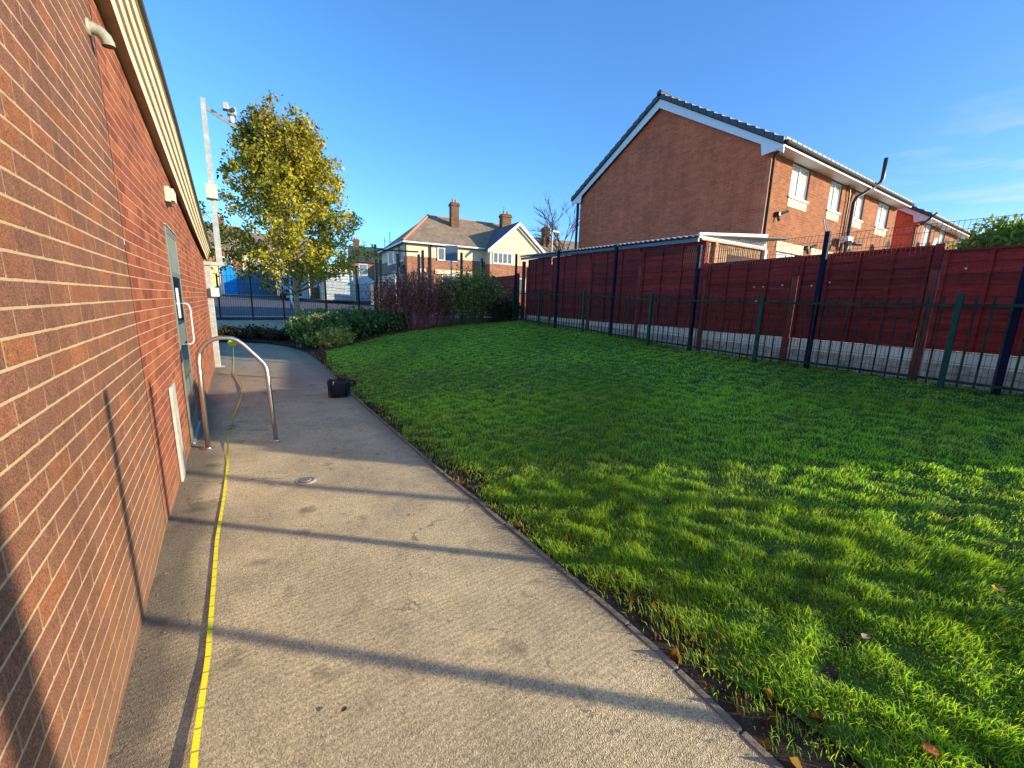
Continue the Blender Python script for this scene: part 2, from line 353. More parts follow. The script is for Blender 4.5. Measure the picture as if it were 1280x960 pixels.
def strip(name, left, right, ys, mat, dz, n=3, fn=None):       # sheet between two curves x=f(y)
    V = []; F = []
    for y in ys:
        a, b = left(y), right(y)
        for k in range(n + 1):
            x = a + (b - a) * k / n; V.append((x, y, (fn(x, y) if fn else G(x, y)) + dz))
    for j in range(len(ys) - 1):
        for k in range(n):
            q = j * (n + 1) + k; F.append((q, q + 1, q + n + 2, q + n + 1))
    o = fastmesh(name, V, F, mat, smooth=True); tag(o, kind='structure'); return o
CY_ = [-6, 0, .5, 1.04, 1.63, 2.9, 3.5, 7, 10, 12, 14.6, 16.2, 17.5, 18.2, 18.7]; CX_ = [1.30, 1.43, 1.475, 1.53, 1.555, 1.59, 1.61, 1.66, 1.76, 1.83, 1.82, 1.55, 1.0, .35, -.6]
def curb(y): return float(np.interp(y, CY_, CX_))
def soil_w(Y): return .13 + .08 * np.sin(Y * 2.3) + .05 * np.sin(Y * 6.1)
PY = np.concatenate([np.arange(-5, 16, .25), np.arange(16, 18.8, .15)])
strip('path', lambda y: -.75 if y < 12.3 else -4.5, lambda y: curb(y), PY, 'path', 0, 6, fn=lambda x, y: float(zpath(y)))
# lawn outline
back = [(1.95, 11.5), (2.3, 13.7), (3.25, 14.3), (4.6, 15.2), (5.9, 15.5), (7.4, 15.0), (8.4, 14.2), (9.2, 13.7), (9.6, 13.6)]
def lawn_back(x): return float(np.interp(x, [b[0] for b in back], [b[1] for b in back]))
def mask_lawn(X, Y):
    lb = np.interp(X, [b[0] for b in back], [b[1] for b in back])
    edge = np.interp(Y, CY_, CX_) + .04 + soil_w(Y)
    return (X > edge) & (X < FX(Y) + .30) & (Y < lb)
sheet('soil_bed', np.arange(1.1, 12, .04), np.arange(-1, 22, .06), 'soil', -.012, bumpy=-.006,
      mask=lambda X, Y: (X > np.interp(Y, CY_, CX_) + .0) & (X < FX(Y) + .35))
sheet('far_soil_bed', np.arange(-4, 1.9, .1), np.arange(16.2, 19.7, .1), 'soil', .012,
      mask=lambda X, Y: (X > np.interp(Y, [14.6, 16.2, 17.5, 18.2, 18.7, 18.8, 30], [1.82, 1.55, 1.0, .35, -.6, -9, -9]) + .04))
sheet('lawn', np.arange(1.38, 10.4, .06), np.arange(-4, 16.2, .06), 'lawn', .006, mask=mask_lawn, bumpy=.006)
# kerb edging (thin concrete edging, in lengths)
def kh(y): return float(np.interp(y, [0, 2, 4, 8], [.004, .008, .014, .02]))
kb = MB(); ys = np.arange(-4, 14.3, .305)
for a, b in zip(ys[:-1], ys[1:]):
    j = random.uniform(-.007, .005)
    kb.add([(curb(a) - .0 + j, a + .004, zpath(a) - .1), (curb(a) + .036 + j, a + .004, zpath(a) - .1), (curb(a) + .036 + j, a + .004, zpath(a) + kh(a)), (curb(a) + j, a + .004, zpath(a) + kh(a)),
            (curb(b) - .0 + j, b - .004, zpath(b) - .1), (curb(b) + .036 + j, b - .004, zpath(b) - .1), (curb(b) + .036 + j, b - .004, zpath(b) + kh(b)), (curb(b) + j, b - .004, zpath(b) + kh(b))],
           [(0, 1, 2, 3), (7, 6, 5, 4), (0, 4, 5, 1), (1, 5, 6, 2), (2, 6, 7, 3), (3, 7, 4, 0)])
tag(kb.build('kerb', plain('kerb_concrete', (.20, .165, .12), .9, var=.35, scale=6, bump=.6), bev=.006), kind='structure')
# ------------------------------------------------------------------ grass
def blades(n, x0, x1, y0, y1, L, W, dens_fn=None, cap=None):
    X = rng.uniform(x0, x1, n); Y = rng.uniform(y0, y1, n)
    clump = np.sin(X * 9.1 + 2 * np.sin(Y * 5.3)) * np.sin(Y * 8.3 + 1.5 * np.sin(X * 6.7)) * .5 + np.sin(X * 23 + Y * 17) * .25
    ed = np.interp(Y, CY_, CX_) + .05 + soil_w(Y)
    lb = np.interp(X, [b[0] for b in back], [b[1] for b in back])
    soft = np.clip((X - ed + .16) / .30, 0, 1)
    keep = (X > ed - .34) & (X > np.interp(Y, CY_, CX_) + .03) & (X < FX(Y) + .3) & (Y < lb + .03) & (rng.random(n) < (.13 * (np.sin(X * 21 + Y * 13) * np.sin(Y * 17) > .1) + .03 + .9 * soft) * (.62 + .38 * (clump > -.25)))
    X = X[keep]; Y = Y[keep]; clump = clump[keep]; n = len(X)
    if cap is not None:
        k = cap(X, Y); X = X[k]; Y = Y[k]; clump = clump[k]; n = len(X)
    Z = zg(X, Y) + relief(X, Y) + .003
    l = L * rng.uniform(.5, 1.4, n) * (1 + .75 * clump) * (1 + 9 * relief(X, Y)); w = W * rng.uniform(.7, 1.3, n)
    th = rng.uniform(0, 2 * np.pi, n) ; lean = rng.uniform(.25, 1.05, n)
    # combed a little in patches
    dirx = np.cos(th) + .7 * np.sin(X * 2.1 + Y); diry = np.sin(th) + .7 * np.cos(Y * 1.7 - X)
    nrm = np.hypot(dirx, diry) + 1e-6; dirx /= nrm; diry /= nrm
    ph = th + rng.uniform(-.9, .9, n) + np.pi / 2; px = np.cos(ph) * w / 2; py = np.sin(ph) * w / 2
    h1 = l * .55; d1 = l * .30 * lean; h2 = l * (.95 - .45 * lean) + .2 * l; d2 = l * lean * .95
    V = np.zeros((n, 5, 3), np.float32)
    V[:, 0] = np.stack([X - px, Y - py, Z], -1); V[:, 1] = np.stack([X + px, Y + py, Z], -1)
    V[:, 2] = np.stack([X + px * .8 + dirx * d1, Y + py * .8 + diry * d1, Z + h1], -1)
    V[:, 3] = np.stack([X - px * .8 + dirx * d1, Y - py * .8 + diry * d1, Z + h1], -1)
    V[:, 4] = np.stack([X + dirx * d2, Y + diry * d2, Z + h2], -1)
    q = np.arange(n) * 5
    F4 = np.stack([q, q + 1, q + 2, q + 3], -1); F3 = np.stack([q + 3, q + 2, q + 4], -1)
    t = rng.random(n)[:, None]; patch = (.5 + .5 * np.sin(X * 1.3 + 2 * np.sin(Y * .9)))[:, None]
    c = np.array([.20, .44, .05]) * (1 - t) + np.array([.50, .68, .04]) * t
    c = c * (.75 + .4 * patch)
    worn = (np.sin(X * 2.3 + 1.5 * np.sin(Y * 1.9)) * np.sin(Y * 2.9 + X) > .45)[:, None] * rng.random((n, 1)) * .7
    c = c * (1 - worn) + np.array([.42, .46, .09]) * worn
    cool = (rng.random(n) < .22)[:, None]; c = np.where(cool, c * np.array([.62, .85, 1.3]), c); dead = rng.random(n) < .035; c[dead] = (.34, .27, .12)
    cols = np.repeat(c[:, None, :], 5, 1); cols[:, :2] *= .75; cols *= 1.0 + 80 * max(0, W - .0040); cols[:, 2:4] *= 1.2; cols[:, 4] *= np.array([1.75, 1.55, 1.0]); cols = np.clip(cols, 0, .92)  # bright tips, dark roots and lighter far blades paint in sun and shade
    return V.reshape(-1, 3), F4, F3, cols.reshape(-1, 3)
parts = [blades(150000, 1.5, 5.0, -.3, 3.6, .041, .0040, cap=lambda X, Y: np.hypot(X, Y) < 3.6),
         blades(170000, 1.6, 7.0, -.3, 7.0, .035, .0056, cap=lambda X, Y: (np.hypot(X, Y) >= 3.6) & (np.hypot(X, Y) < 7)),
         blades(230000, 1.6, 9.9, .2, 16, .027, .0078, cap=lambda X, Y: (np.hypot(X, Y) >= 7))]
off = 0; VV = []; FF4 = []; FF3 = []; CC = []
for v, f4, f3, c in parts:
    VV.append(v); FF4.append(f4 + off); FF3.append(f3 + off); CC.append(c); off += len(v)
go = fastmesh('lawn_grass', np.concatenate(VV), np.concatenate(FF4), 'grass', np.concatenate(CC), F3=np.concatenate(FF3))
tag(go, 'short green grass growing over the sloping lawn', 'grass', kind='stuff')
# little stones and crumbs along wall foot and kerb
def crumbs():
    mb = MB()
    for i in range(900):
        if random.random() < .25: x = -.50 + abs(random.gauss(0, .035)); y = random.uniform(1.0, 9)
        else: y = random.uniform(0, 9); x = curb(y) + random.gauss(.05, .10)
        r = random.uniform(.002, .008); z = float(zpath(y)) + r * .3 if x < 1.7 else G(x, y)
        pts = [(x + r * random.uniform(-1, 1), y + r * random.uniform(-1, 1), z + r * random.uniform(-.4, 1)) for _ in range(4)]
        mb.add(pts, [(0, 1, 2), (0, 2, 3), (0, 3, 1), (1, 3, 2)])
    return mb
tag(crumbs().build('grit', plain('grit_stone', (.22, .18, .13), .9, var=.5, scale=40)), 'scattered grit and small stones along the wall foot and kerb', 'grit', kind='stuff')
# ------------------------------------------------------------------ left brick building
def WX(y): return float(np.interp(y, [-6, 3.73, 12.4], [-.352, -.537, -.433]))
bl = thing('brick_building', (-.5, 6, 0), 'brown and red brick building with cream fascia close beside the path', 'building')
def wallseg(y0, y1, z0, ztop, n, mat, name, holes=()):
    mb = MB(); ys = np.linspace(y0, y1, n + 1)
    for a, b in zip(ys[:-1], ys[1:]):
        mb.quad((WX(a), a, z0), (WX(b), b, z0), (WX(b), b, ztop(b)), (WX(a), a, ztop(a)))
    return mb.build(name, mat, bl)
def soz(y): return float(np.interp(y, [-5, 2, 4.4, 6.4, 9.2, 12.4], [4.2, 3.62, 3.30, 3.03, 2.76, 2.55]))
def fbz(y): return float(np.interp(y, [-5, 2, 4.4, 6.4, 9.2, 12.4], [4.16, 3.60, 3.28, 3.00, 2.66, 2.36]))
def ftz(y): return float(np.interp(y, [-5, 2, 4.4, 5.95, 7.4, 8.5, 10.5, 12.5], [4.7, 4.0, 3.70, 3.58, 3.33, 3.14, 2.80, 2.60]))
near = wallseg(-5, 3.72, -.3, lambda y: soz(y) + .05, 10, 'brick_near', 'wall'); tag(near, 'dark brown brick wall nearest the camera')
D0, D1, DT = 5.84, 6.86, 2.30
far1 = wallseg(3.735, D0, -.3, lambda y: soz(y) + .05, 4, 'brick_far', 'wall'); tag(far1, 'red brick wall beyond the vertical joint')
mbw = MB()
mbw.quad((WX(D0), D0, DT), (WX(D1), D1, DT), (WX(D1), D1, soz(D1) + .05), (WX(D0), D0, soz(D0) + .05))
for a, b in zip(np.linspace(D1, 12.4, 6)[:-1], np.linspace(D1, 12.4, 6)[1:]):
    mbw.quad((WX(a), a, -.3), (WX(b), b, -.3), (WX(b), b, soz(b) + .05), (WX(a), a, soz(a) + .05))
# reveals and end wall
mbw.quad((WX(D0), D0, -.3), (WX(D0) - .16, D0, -.3), (WX(D0) - .16, D0, DT), (WX(D0), D0, DT))
mbw.quad((WX(D1), D1, -.3), (WX(D1) - .16, D1, -.3), (WX(D1) - .16, D1, DT), (WX(D1), D1, DT))
mbw.quad((WX(D0), D0, DT), (WX(D0) - .16, D0, DT), (WX(D1) - .16, D1, DT), (WX(D1), D1, DT))
mbw.quad((WX(12.4), 12.4, -.3), (-8, 12.4, -.3), (-8, 12.4, 2.6), (WX(12.4), 12.4, 2.6))
far2 = mbw.build('wall', 'brick_far', bl); tag(far2, 'red brick wall around and past the door')
MB().box(-8, -5, -.3, -7.8, 12.4, 3).box(-8, -5.2, -.3, -.36, -5, 4.2).build('rear_wall', 'brick_far', bl)
mbj = MB(); mbj.box(WX(3.73) - .02, 3.72, -.12, WX(3.73) - .004, 3.735, 3.4); mbj.build('movement_joint', 'concrete_dark', bl)
mb = MB(); sf = MB(); tr = MB(); rf = MB(); ys = [-5, 0, 2, 3.2, 4.4, 5.4, 6.4, 7.4, 8.5, 9.6, 10.7, 11.6, 12.5]
for a, b in zip(ys[:-1], ys[1:]):
    xa, xb = WX(min(a, 12.4)), WX(min(b, 12.4))
    # stepped profile of the fascia: 4 ledges
    prof = []
    for k in range(5):
        t = k / 4
        prof.append((.075 + .075 * t, t)); 
        if k < 4: prof.append((.075 + .075 * t + .004, t + .215)); prof.append((.075 + .075 * t - .010 + .012, t + .225))
    for (o1, t1), (o2, t2) in zip(prof[:-1], prof[1:]):
        za1 = fbz(a) + (ftz(a) - fbz(a)) * t1; za2 = fbz(a) + (ftz(a) - fbz(a)) * t2
        zb1 = fbz(b) + (ftz(b) - fbz(b)) * t1; zb2 = fbz(b) + (ftz(b) - fbz(b)) * t2
        mb.quad((xa + o1, a, za1), (xb + o1, b, zb1), (xb + o2, b, zb2), (xa + o2, a, za2))
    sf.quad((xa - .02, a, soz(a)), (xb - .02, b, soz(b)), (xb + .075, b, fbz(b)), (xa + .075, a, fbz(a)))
    tr.add([(xa + .15, a, ftz(a) - .0), (xa + .175, a, ftz(a) + .0), (xa + .175, a, ftz(a) + .06), (xa + .1, a, ftz(a) + .06),
            (xb + .15, b, ftz(b) - .0), (xb + .175, b, ftz(b) + .0), (xb + .175, b, ftz(b) + .06), (xb + .1, b, ftz(b) + .06)],
           [(0, 1, 5, 4), (1, 2, 6, 5), (2, 3, 7, 6), (3, 0, 4, 7)])
    rf.quad((xa + .1, a, ftz(a) + .05), (xb + .1, b, ftz(b) + .05), (-8.1, b, ftz(b) + .45), (-8.1, a, ftz(a) + .45))
e = 12.5; xe = WX(12.4)
mb.quad((xe - .2, e, soz(e)), (xe + .075, e, fbz(e)), (xe + .15, e, ftz(e)), (xe - .2, e, ftz(e) + .02))
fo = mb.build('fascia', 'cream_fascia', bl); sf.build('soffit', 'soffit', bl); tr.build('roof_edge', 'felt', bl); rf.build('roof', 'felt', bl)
# dark strips painted as shade under each fascia step
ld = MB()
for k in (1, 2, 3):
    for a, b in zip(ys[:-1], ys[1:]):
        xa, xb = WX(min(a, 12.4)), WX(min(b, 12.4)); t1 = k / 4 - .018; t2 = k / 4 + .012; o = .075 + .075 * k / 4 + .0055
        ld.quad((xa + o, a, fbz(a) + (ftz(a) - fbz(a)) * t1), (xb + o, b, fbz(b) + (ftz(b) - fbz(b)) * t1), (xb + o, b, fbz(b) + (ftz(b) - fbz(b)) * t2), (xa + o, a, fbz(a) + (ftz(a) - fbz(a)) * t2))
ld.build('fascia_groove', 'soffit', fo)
# door
dx = WX(6.3) - .012
door = MB()
door.box(dx - .04, D0, -.12, dx + .02, D0 + .07, DT).box(dx - .04, D1 - .07, -.12, dx + .02, D1, DT).box(dx - .04, D0 + .07, DT - .07, dx + .02, D1 - .07, DT)
door.box(dx - .04, D0 + .07, 1.78, dx + .02, D1 - .07, 1.83)
dr = door.build('door', 'grey_frame', bl, bev=.003); tag(dr, 'tall narrow grey framed door')
MB().box(dx - .035, D0 + .072, 1.832, dx + .016, D1 - .072, DT - .072).build('fanlight_panel', plain('frosted_panel', (.22, .28, .26), .3, var=.12), dr)
MB().box(dx - .03, D0 + .07, 1.25, dx + .015, D1 - .07, 1.78).box(dx - .03, D0 + .07, .62, dx + .015, D1 - .07, 1.02).box(dx - .03, D0 + .07, .12, dx + .015, D1 - .07, .44).build('pane', 'dark_glass', dr)
MB().box(dx - .028, D0 + .07, 1.02, dx + .018, D1 - .07, 1.25).box(dx - .028, D0 + .07, .44, dx + .018, D1 - .07, .62).box(dx - .028, D0 + .07, -.11, dx + .018, D1 - .07, .12).build('rail', 'grey_frame', dr)
MB().box(dx + .010, D0 + .30, 1.32, dx + .019, D0 + .50, 1.66).build('notice', 'white', dr)
MB().tube([(dx + .012, D1 - .28, .98), (dx + .06, D1 - .28, .98), (dx + .085, D1 - .28, 1.0), (dx + .095, D1 - .28, 1.04), (dx + .095, D1 - .28, 1.42), (dx + .085, D1 - .28, 1.46), (dx + .06, D1 - .28, 1.48), (dx + .012, D1 - .28, 1.48)], .0085, 8).build('handle', 'white', dr, smooth=True)
MB().box(dx - .05, D0, -.14, WX(6.3) + .03, D1, -.09).build('threshold', 'galv', bl)
# vertical steel cover strip
y0, y1 = 4.66, 4.98; MB().box(WX(4.8) + .003, y0, -.12, WX(4.8) + .022, y1 - .02, .78).build('cover_strip', 'stain', bl, bev=.003)
# elbow pipe
p = MB(); px, py, pz = WX(3.5), 3.55, 3.05
p.tube([(px - .02, py, pz), (px + .010, py, pz), (px + .011, py, pz)], [.042, .042, .036], 14)
p.tube([(px + .005, py, pz), (px + .025, py + .004, pz), (px + .05, py + .008, pz - .008), (px + .068, py + .01, pz - .028), (px + .076, py + .012, pz - .052), (px + .078, py + .012, pz - .07)], .031, 14, cap=False)
p.build('vent_pipe', plain('stained_grey_pipe', (.30, .30, .23), .6, var=.3, scale=25), bl, smooth=True)
MB().tube([(px + .078, py + .012, pz - .068), (px + .078, py + .012, pz - .064)], .027, 14).build('pipe_opening', 'black', bl)
# bulkhead light over the door
q = MB(); ly = 6.35
q.box(WX(ly), ly - .14, 2.60, WX(ly) + .05, ly + .14, 2.76); lt = q.build('wall_light', plain('aged_cream_plastic', (.74, .66, .42), .5, var=.15), bl, bev=.01)
MB().box(WX(ly) + .05, ly - .12, 2.615, WX(ly) + .085, ly + .12, 2.745).build('lens', 'cream_fascia', lt, bev=.012)
MB().box(WX(ly) + .004, ly - .1, 2.565, WX(ly) + .05, ly + .02, 2.598).build('sensor', 'black', lt)
MB().box(WX(D0) + .002, D0 - .04, DT + .002, WX(D1) + .012, D1 + .04, DT + .012).build('lintel_edge', 'concrete_dark', bl)
# ------------------------------------------------------------------ CCTV pole
cp = thing('camera_pole', (-.38, 12.25, -.13), 'galvanised square camera pole rising past the roof end beside the path', 'pole')
MB().box(-.44, 12.17, -.13, -.32, 12.29, 2.32).build('column', 'galv', cp, bev=.006)
MB().box(-.52, 12.09, -.13, -.24, 12.37, -.10).build('base_plate', 'galv', cp)
MB().box(-.46, 12.12, 2.26, -.04, 12.30, 2.34).build('bracket', 'galv', cp)
MB().add([(-.19, 12.16, 2.30), (-.07, 12.16, 2.30), (-.07, 12.28, 2.30), (-.19, 12.28, 2.30), (-.17, 12.17, 5.80), (-.08, 12.17, 5.80), (-.08, 12.27, 5.80), (-.17, 12.27, 5.80)],
         [(0, 3, 2, 1), (4, 5, 6, 7), (0, 1, 5, 4), (1, 2, 6, 5), (2, 3, 7, 6), (3, 0, 4, 7)]).build('upper_post', 'galv', cp)
MB().bar((-.08, 12.2, 5.62), (.43, 12.05, 5.32), .06, .08).build('arm', 'galv', cp)
MB().box(-.25, 12.05, 3.72, -.03, 12.33, 4.02).build('junction_box', plain('yellowed_box', (.72, .66, .42), .5), cp, bev=.01)
MB().box(-.36, 12.04, 1.55, -.2, 12.16, 1.75).build('junction_box', 'white', cp, bev=.01)
cm = MB().box(.30, 11.95, 5.52, .47, 12.15, 5.68).build('camera_head', 'galv', cp, bev=.02)
MB().tube([(.38, 12.05, 5.38), (.38, 12.05, 5.53)], .045, 10).build('camera_mount', 'white', cp)
MB().tube([(.40, 11.97, 5.61), (.41, 11.90, 5.60)], .045, 12).build('camera_lens', 'black', cp)
MB().box(.22, 11.93, 5.60, .33, 12.1, 5.74).build('infrared_lamp', 'galv', cp, bev=.01)
# ------------------------------------------------------------------ cycle stand
st = thing('cycle_stand', (-.02, 5.55, -.11), 'hooped steel tube stand bolted to the path beside the door', 'cycle stand')
pts = [(-.35, 5.60, -.115), (-.345, 5.62, .88)]
for a in range(170, 84, -10): pts.append((-.115 + .228 * math.cos(R(a)), 5.66, .89 + .235 * math.sin(R(a))))
pts += [(-.02, 5.67, 1.118), (.03, 5.67, 1.09), (.085, 5.67, 1.04), (.20, 5.66, .90), (.262, 5.65, .82), (.285, 5.64, .77), (.292, 5.63, .70), (.305, 5.58, .3), (.318, 5.53, -.115)]
MB().tube(pts, .0245, 16).build('hoop', 'steel', st, smooth=True)
for x, y in ((-.35, 5.60), (.318, 5.53)):
    MB().tube([(x, y, -.115), (x, y, -.107), (x, y, -.1069), (x, y, -.098)], [.075, .075, .04, .036], 20).build('base_plate', 'steel', st)
# ------------------------------------------------------------------ measuring tape
tp = thing('measuring_tape', (-.2, 1.6, 0), 'long yellow measuring tape laid out along the path by the wall', 'tape measure')
tps = [(-.235, .4, .05, -.3), (-.24, 1.2, .05, -.3), (-.243, 1.62, .03, -.25), (-.225, 2.1, .008, -.2), (-.222, 2.7, .004, -.15), (-.22, 3.3, .004, -.15), (-.185, 4.2, .004, -.15), (-.165, 4.9, .004, -.1), (-.165, 5.4, .02, .5), (-.16, 5.8, .03, 1.2), (-.135, 6.3, .03, 1.4), (-.10, 6.9, .02, .6), (-.02, 7.8, .015, .3), (.045, 8.6, .015, .9), (.055, 9.1, .02, 1.3), (.01, 9.9, .02, .9), (-.06, 10.8, .02, .8), (-.075, 11.4, .012, .2), (-.06, 13, .012, .1), (-.05, 15, .012, .1), (-.05, 16.9, .012, .1)]
T = np.array(tps); yy = np.arange(.4, 16.9, .06); V = []; F = []
for i, y in enumerate(yy):
    x, h, a = np.interp(y, T[:, 1], T[:, 0]), np.interp(y, T[:, 1], T[:, 2]), np.interp(y, T[:, 1], T[:, 3])
    hw = .0110 if y < 6 else .014; z = float(zpath(y)) + h * .35 + .003
    sa = math.sin(a); V += [(x - hw * math.cos(a), y, z + max(0, -2 * hw * sa)), (x + hw * math.cos(a), y, z + max(0, 2 * hw * sa))]
    if i: F.append((2 * i - 2, 2 * i - 1, 2 * i + 1, 2 * i))
MB().add(V, F).build('tape', 'tape', tp)
MB().tube([(-.06, 16.9, .0), (-.06, 16.98, .0)], .13, 20).build('reel', 'yellow', tp); MB().bar((-.15, 16.94, .1), (-.2, 16.94, .16), .03, .03).build('reel_handle', 'black', tp)
# ------------------------------------------------------------------ bag
bg = thing('bag', (1.46, 7.6, -.12), 'small black bag with an open handle loop standing by the kerb', 'bag')
b = MB(); n = 20; V = []; prof = [(.76, 0), (.86, .02), (.95, .12), (1.06, .22), (1.08, .26), (.93, .275), (.9, .25), (.86, .05)]
for s_, z in prof:
    for k in range(n):
        a = 2 * math.pi * k / n; c_, s2 = math.cos(a), math.sin(a); e_ = .75
        rx = .165 * s_ * math.copysign(abs(c_) ** e_, c_); ry = .11 * s_ * math.copysign(abs(s2) ** e_, s2); rr = 1 + .03 * math.sin(k * 7.1 + z * 30)
        V.append((1.46 + rx * rr * 1.06, 7.6 + ry * rr, -.12 + z * 1.15 + (.012 * math.sin(k * 1.9) if z > .2 else 0)))
F = [(j * n + k, j * n + (k + 1) % n, (j + 1) * n + (k + 1) % n, (j + 1) * n + k) for j in range(len(prof) - 1) for k in range(n)] + [tuple(range(n))[::-1], tuple(range((len(prof) - 1) * n, len(prof) * n))]
b.add(V, F).build('body', 'bag', bg, smooth=True)
b = MB()
for k in range(12):
    a = 2 * math.pi * k / 12; e_ = .5; c_, s2 = math.cos(a), math.sin(a)
    x = 1.46 + .172 * math.copysign(abs(c_) ** e_, c_); y = 7.6 + .117 * math.copysign(abs(s2) ** e_, s2); b.bar((x - .0, y, -.10), (x, y, .13), .018, .018)
b.build('ribbing', 'bag', bg, bev=.004)
MB().tube([(1.60, 7.56, .13), (1.64, 7.55, .17), (1.69, 7.54, .18), (1.73, 7.54, .15), (1.73, 7.54, .11), (1.69, 7.54, .08), (1.63, 7.55, .09)], .014, 8).build('handle', 'bag', bg, smooth=True)
MB().tube([(1.35, 7.52, .10), (1.355, 7.50, .17), (1.36, 7.495, .19)], [.013, .012, .006], 8).build('bottle', 'white', bg, smooth=True)
b = MB()
for i in range(7): x = 1.37 + .03 * i; b.bar((x, 7.58 + .02 * math.sin(i * 2), .12), (x + .03, 7.6, .15 + .012 * math.sin(i * 3)), .035, .03)
b.build('contents', 'black', bg, bev=.008)
# ------------------------------------------------------------------ drain cover
dc = thing('drain_cover', (.455, 4.12, -.11), 'small round metal drain cover set into the path', 'drain cover')
dz = float(zpath(4.12))
MB().tube([(.455, 4.12, dz - .02), (.455, 4.12, dz + .006)], .088, 28).build('rim', 'concrete_dark', dc)
MB().tube([(.455, 4.12, dz - .02), (.455, 4.12, dz + .009)], .070, 28).build('lid', plain('iron_lid', (.20, .18, .15), .8, var=.2), dc)
MB().tube([(.455, 4.12, dz - .02), (.455, 4.12, dz + .0105)], .045, 24).build('lid_ring', 'concrete_dark', dc)
MB().tube([(.455, 4.12, dz - .02), (.455, 4.12, dz + .012)], .036, 24).build('lid_centre', plain('iron_centre', (.22, .20, .16), .8, var=.2), dc)
# fallen leaves
def leaf(x, y, z, s_, rz, c, label):
    mb = MB(); V = []
    for i, (t, w) in enumerate([(0, .02), (.25, .32), (.55, .42), (.8, .25), (1, .02)]):
        for k in (-1, 0, 1): V.append((t * s_, k * w * s_, .12 * s_ * abs(k) + .1 * s_ * math.sin(t * 3)))
    F = [(i * 3 + k, i * 3 + k + 1, (i + 1) * 3 + k + 1, (i + 1) * 3 + k) for i in range(4) for k in (0, 1)]
    m = Matrix.Rotation(rz, 3, 'Z'); V = [tuple(m @ Vector(v)) for v in V]
    o = MB().add(V, F).build('fallen_leaf', plain('leaf_%d' % rng.integers(1e6), c, .6, var=.3), smooth=True); o.location = (x, y, z); tag(o, label, 'leaf', 'fallen leaves')
leaf(3.145, .15, G(3.145, .15) + .05, .06, .5, (.75, .30, .03), 'orange fallen leaf on the sunlit grass near the right edge')
leaf(1.95, .12, G(1.95, .12) + .045, .055, 2.1, (.62, .13, .02), 'red orange fallen leaf in the grass at the bottom edge')
leaf(1.745, 1.45, .02, .04, 1.2, (.35, .05, .03), 'dark red leaf lying against the kerb')
leaf(.225, 1.47, .004, .025, .4, (.09, .04, .02), 'tiny dark brown leaf on the bare path in the foreground')
leaf(2.35, .45, G(2.35, .45) + .04, .045, 3.1, (.45, .33, .2), 'pale dry leaf tucked in the grass near the muddy edge')
leaf(1.05, 2.9, float(zpath(2.9)) + .004, .03, 1.0, (.5, .32, .16), 'pale tan leaf on the middle of the path')
# ------------------------------------------------------------------ green railing fence
gf = thing('railing_fence', (8.1, 4, .65), 'low green vertical bar railing along the right edge of the lawn', 'fence')
GY = [-3.75, -1.25, 1.3, 3.82, 6.5, 9.15, 11.75, 13.75]
def GX(y): return FX(y) + (-.10)
for y in GY: z = G(GX(y), y); MB().box(GX(y) - .03, y - .03, z - .1, GX(y) + .03, y + .03, z + 1.22).build('post', 'green_metal', gf, bev=.004)
for a, b_ in zip(GY[:-1], GY[1:]):
    mb = MB(); za, zb = G(GX(a), a), G(GX(b_), b_)
    for zo in (1.08, .12): mb.bar((GX(a), a + .03, za + zo), (GX(b_), b_ - .03, zb + zo), .012, .035)
    k = int((b_ - a) / .143)
    for i in range(1, k): y = a + (b_ - a) * i / k; z = za + (zb - za) * i / k; mb.tube([(GX(y), y, z + .06), (GX(y), y, z + 1.19), (GX(y), y, z + 1.2)], [.011, .011, .004], 6)
    mb.build('railing_panel', 'green_bar', gf)
# ------------------------------------------------------------------ tall mesh security fence
sfn = thing('mesh_security_fence', (8.2, 4, .65), 'tall dark blue post and wire mesh fence in front of the red timber fence', 'fence')
BY = [(-2.6, 2.85), (.82, 2.80), (2.97, 2.83), (5.35, 2.88), (7.98, 3.17), (10.79, 3.29), (13.8, 3.44)]
for y, zt in BY:
    z = G(FX(y), y); MB().box(FX(y) - .035, y - .035, z - .1, FX(y) + .035, y + .035, zt).build('post', 'blue_metal', sfn, bev=.005)
    if y < 3.2 and y > .5: MB().tube([(FX(y) + .0, y, zt - .02), (FX(y) - .05, y + .03, zt + .12), (FX(y) - .06, y + .05, zt + .2), (FX(y) - .02, y + .09, zt + .2), (FX(y) + .01, y + .07, zt + .1), (FX(y), y + .03, zt - .02)], .008, 6).build('wire_loop', 'galv', sfn)
for (a, ta), (b_, tb) in zip(BY[:-1], BY[1:]):
    mb = MB(); za, zb = G(FX(a), a), G(FX(b_), b_); k = int(abs(b_ - a) / .052); dxp = .04
    for i in range(1, k):
        t = i / k; y = a + (b_ - a) * t; x = FX(y) + dxp; z0 = za + (zb - za) * t + .03; z1 = ta + (tb - ta) * t - .03
        mb.bar((x, y, z0), (x, y, z1 - .14), .0038, .0038); mb.bar((x, y, z1 - .14), (x + .06, y, z1), .0045, .0045)
    nz = 14
    for j in range(nz + 1):
        t = j / nz; p0 = za + .05 + (ta - .2 - za) * t; p1 = zb + .05 + (tb - .2 - zb) * t
        mb.bar((FX(a) + dxp, a, p0), (FX(b_) + dxp, b_, p1), .005, .005)
    mb.bar((FX(a) + dxp + .06, a, ta - .035), (FX(b_) + dxp + .06, b_, tb - .035), .005, .005)
    mb.build('mesh_panel', 'wire', sfn)
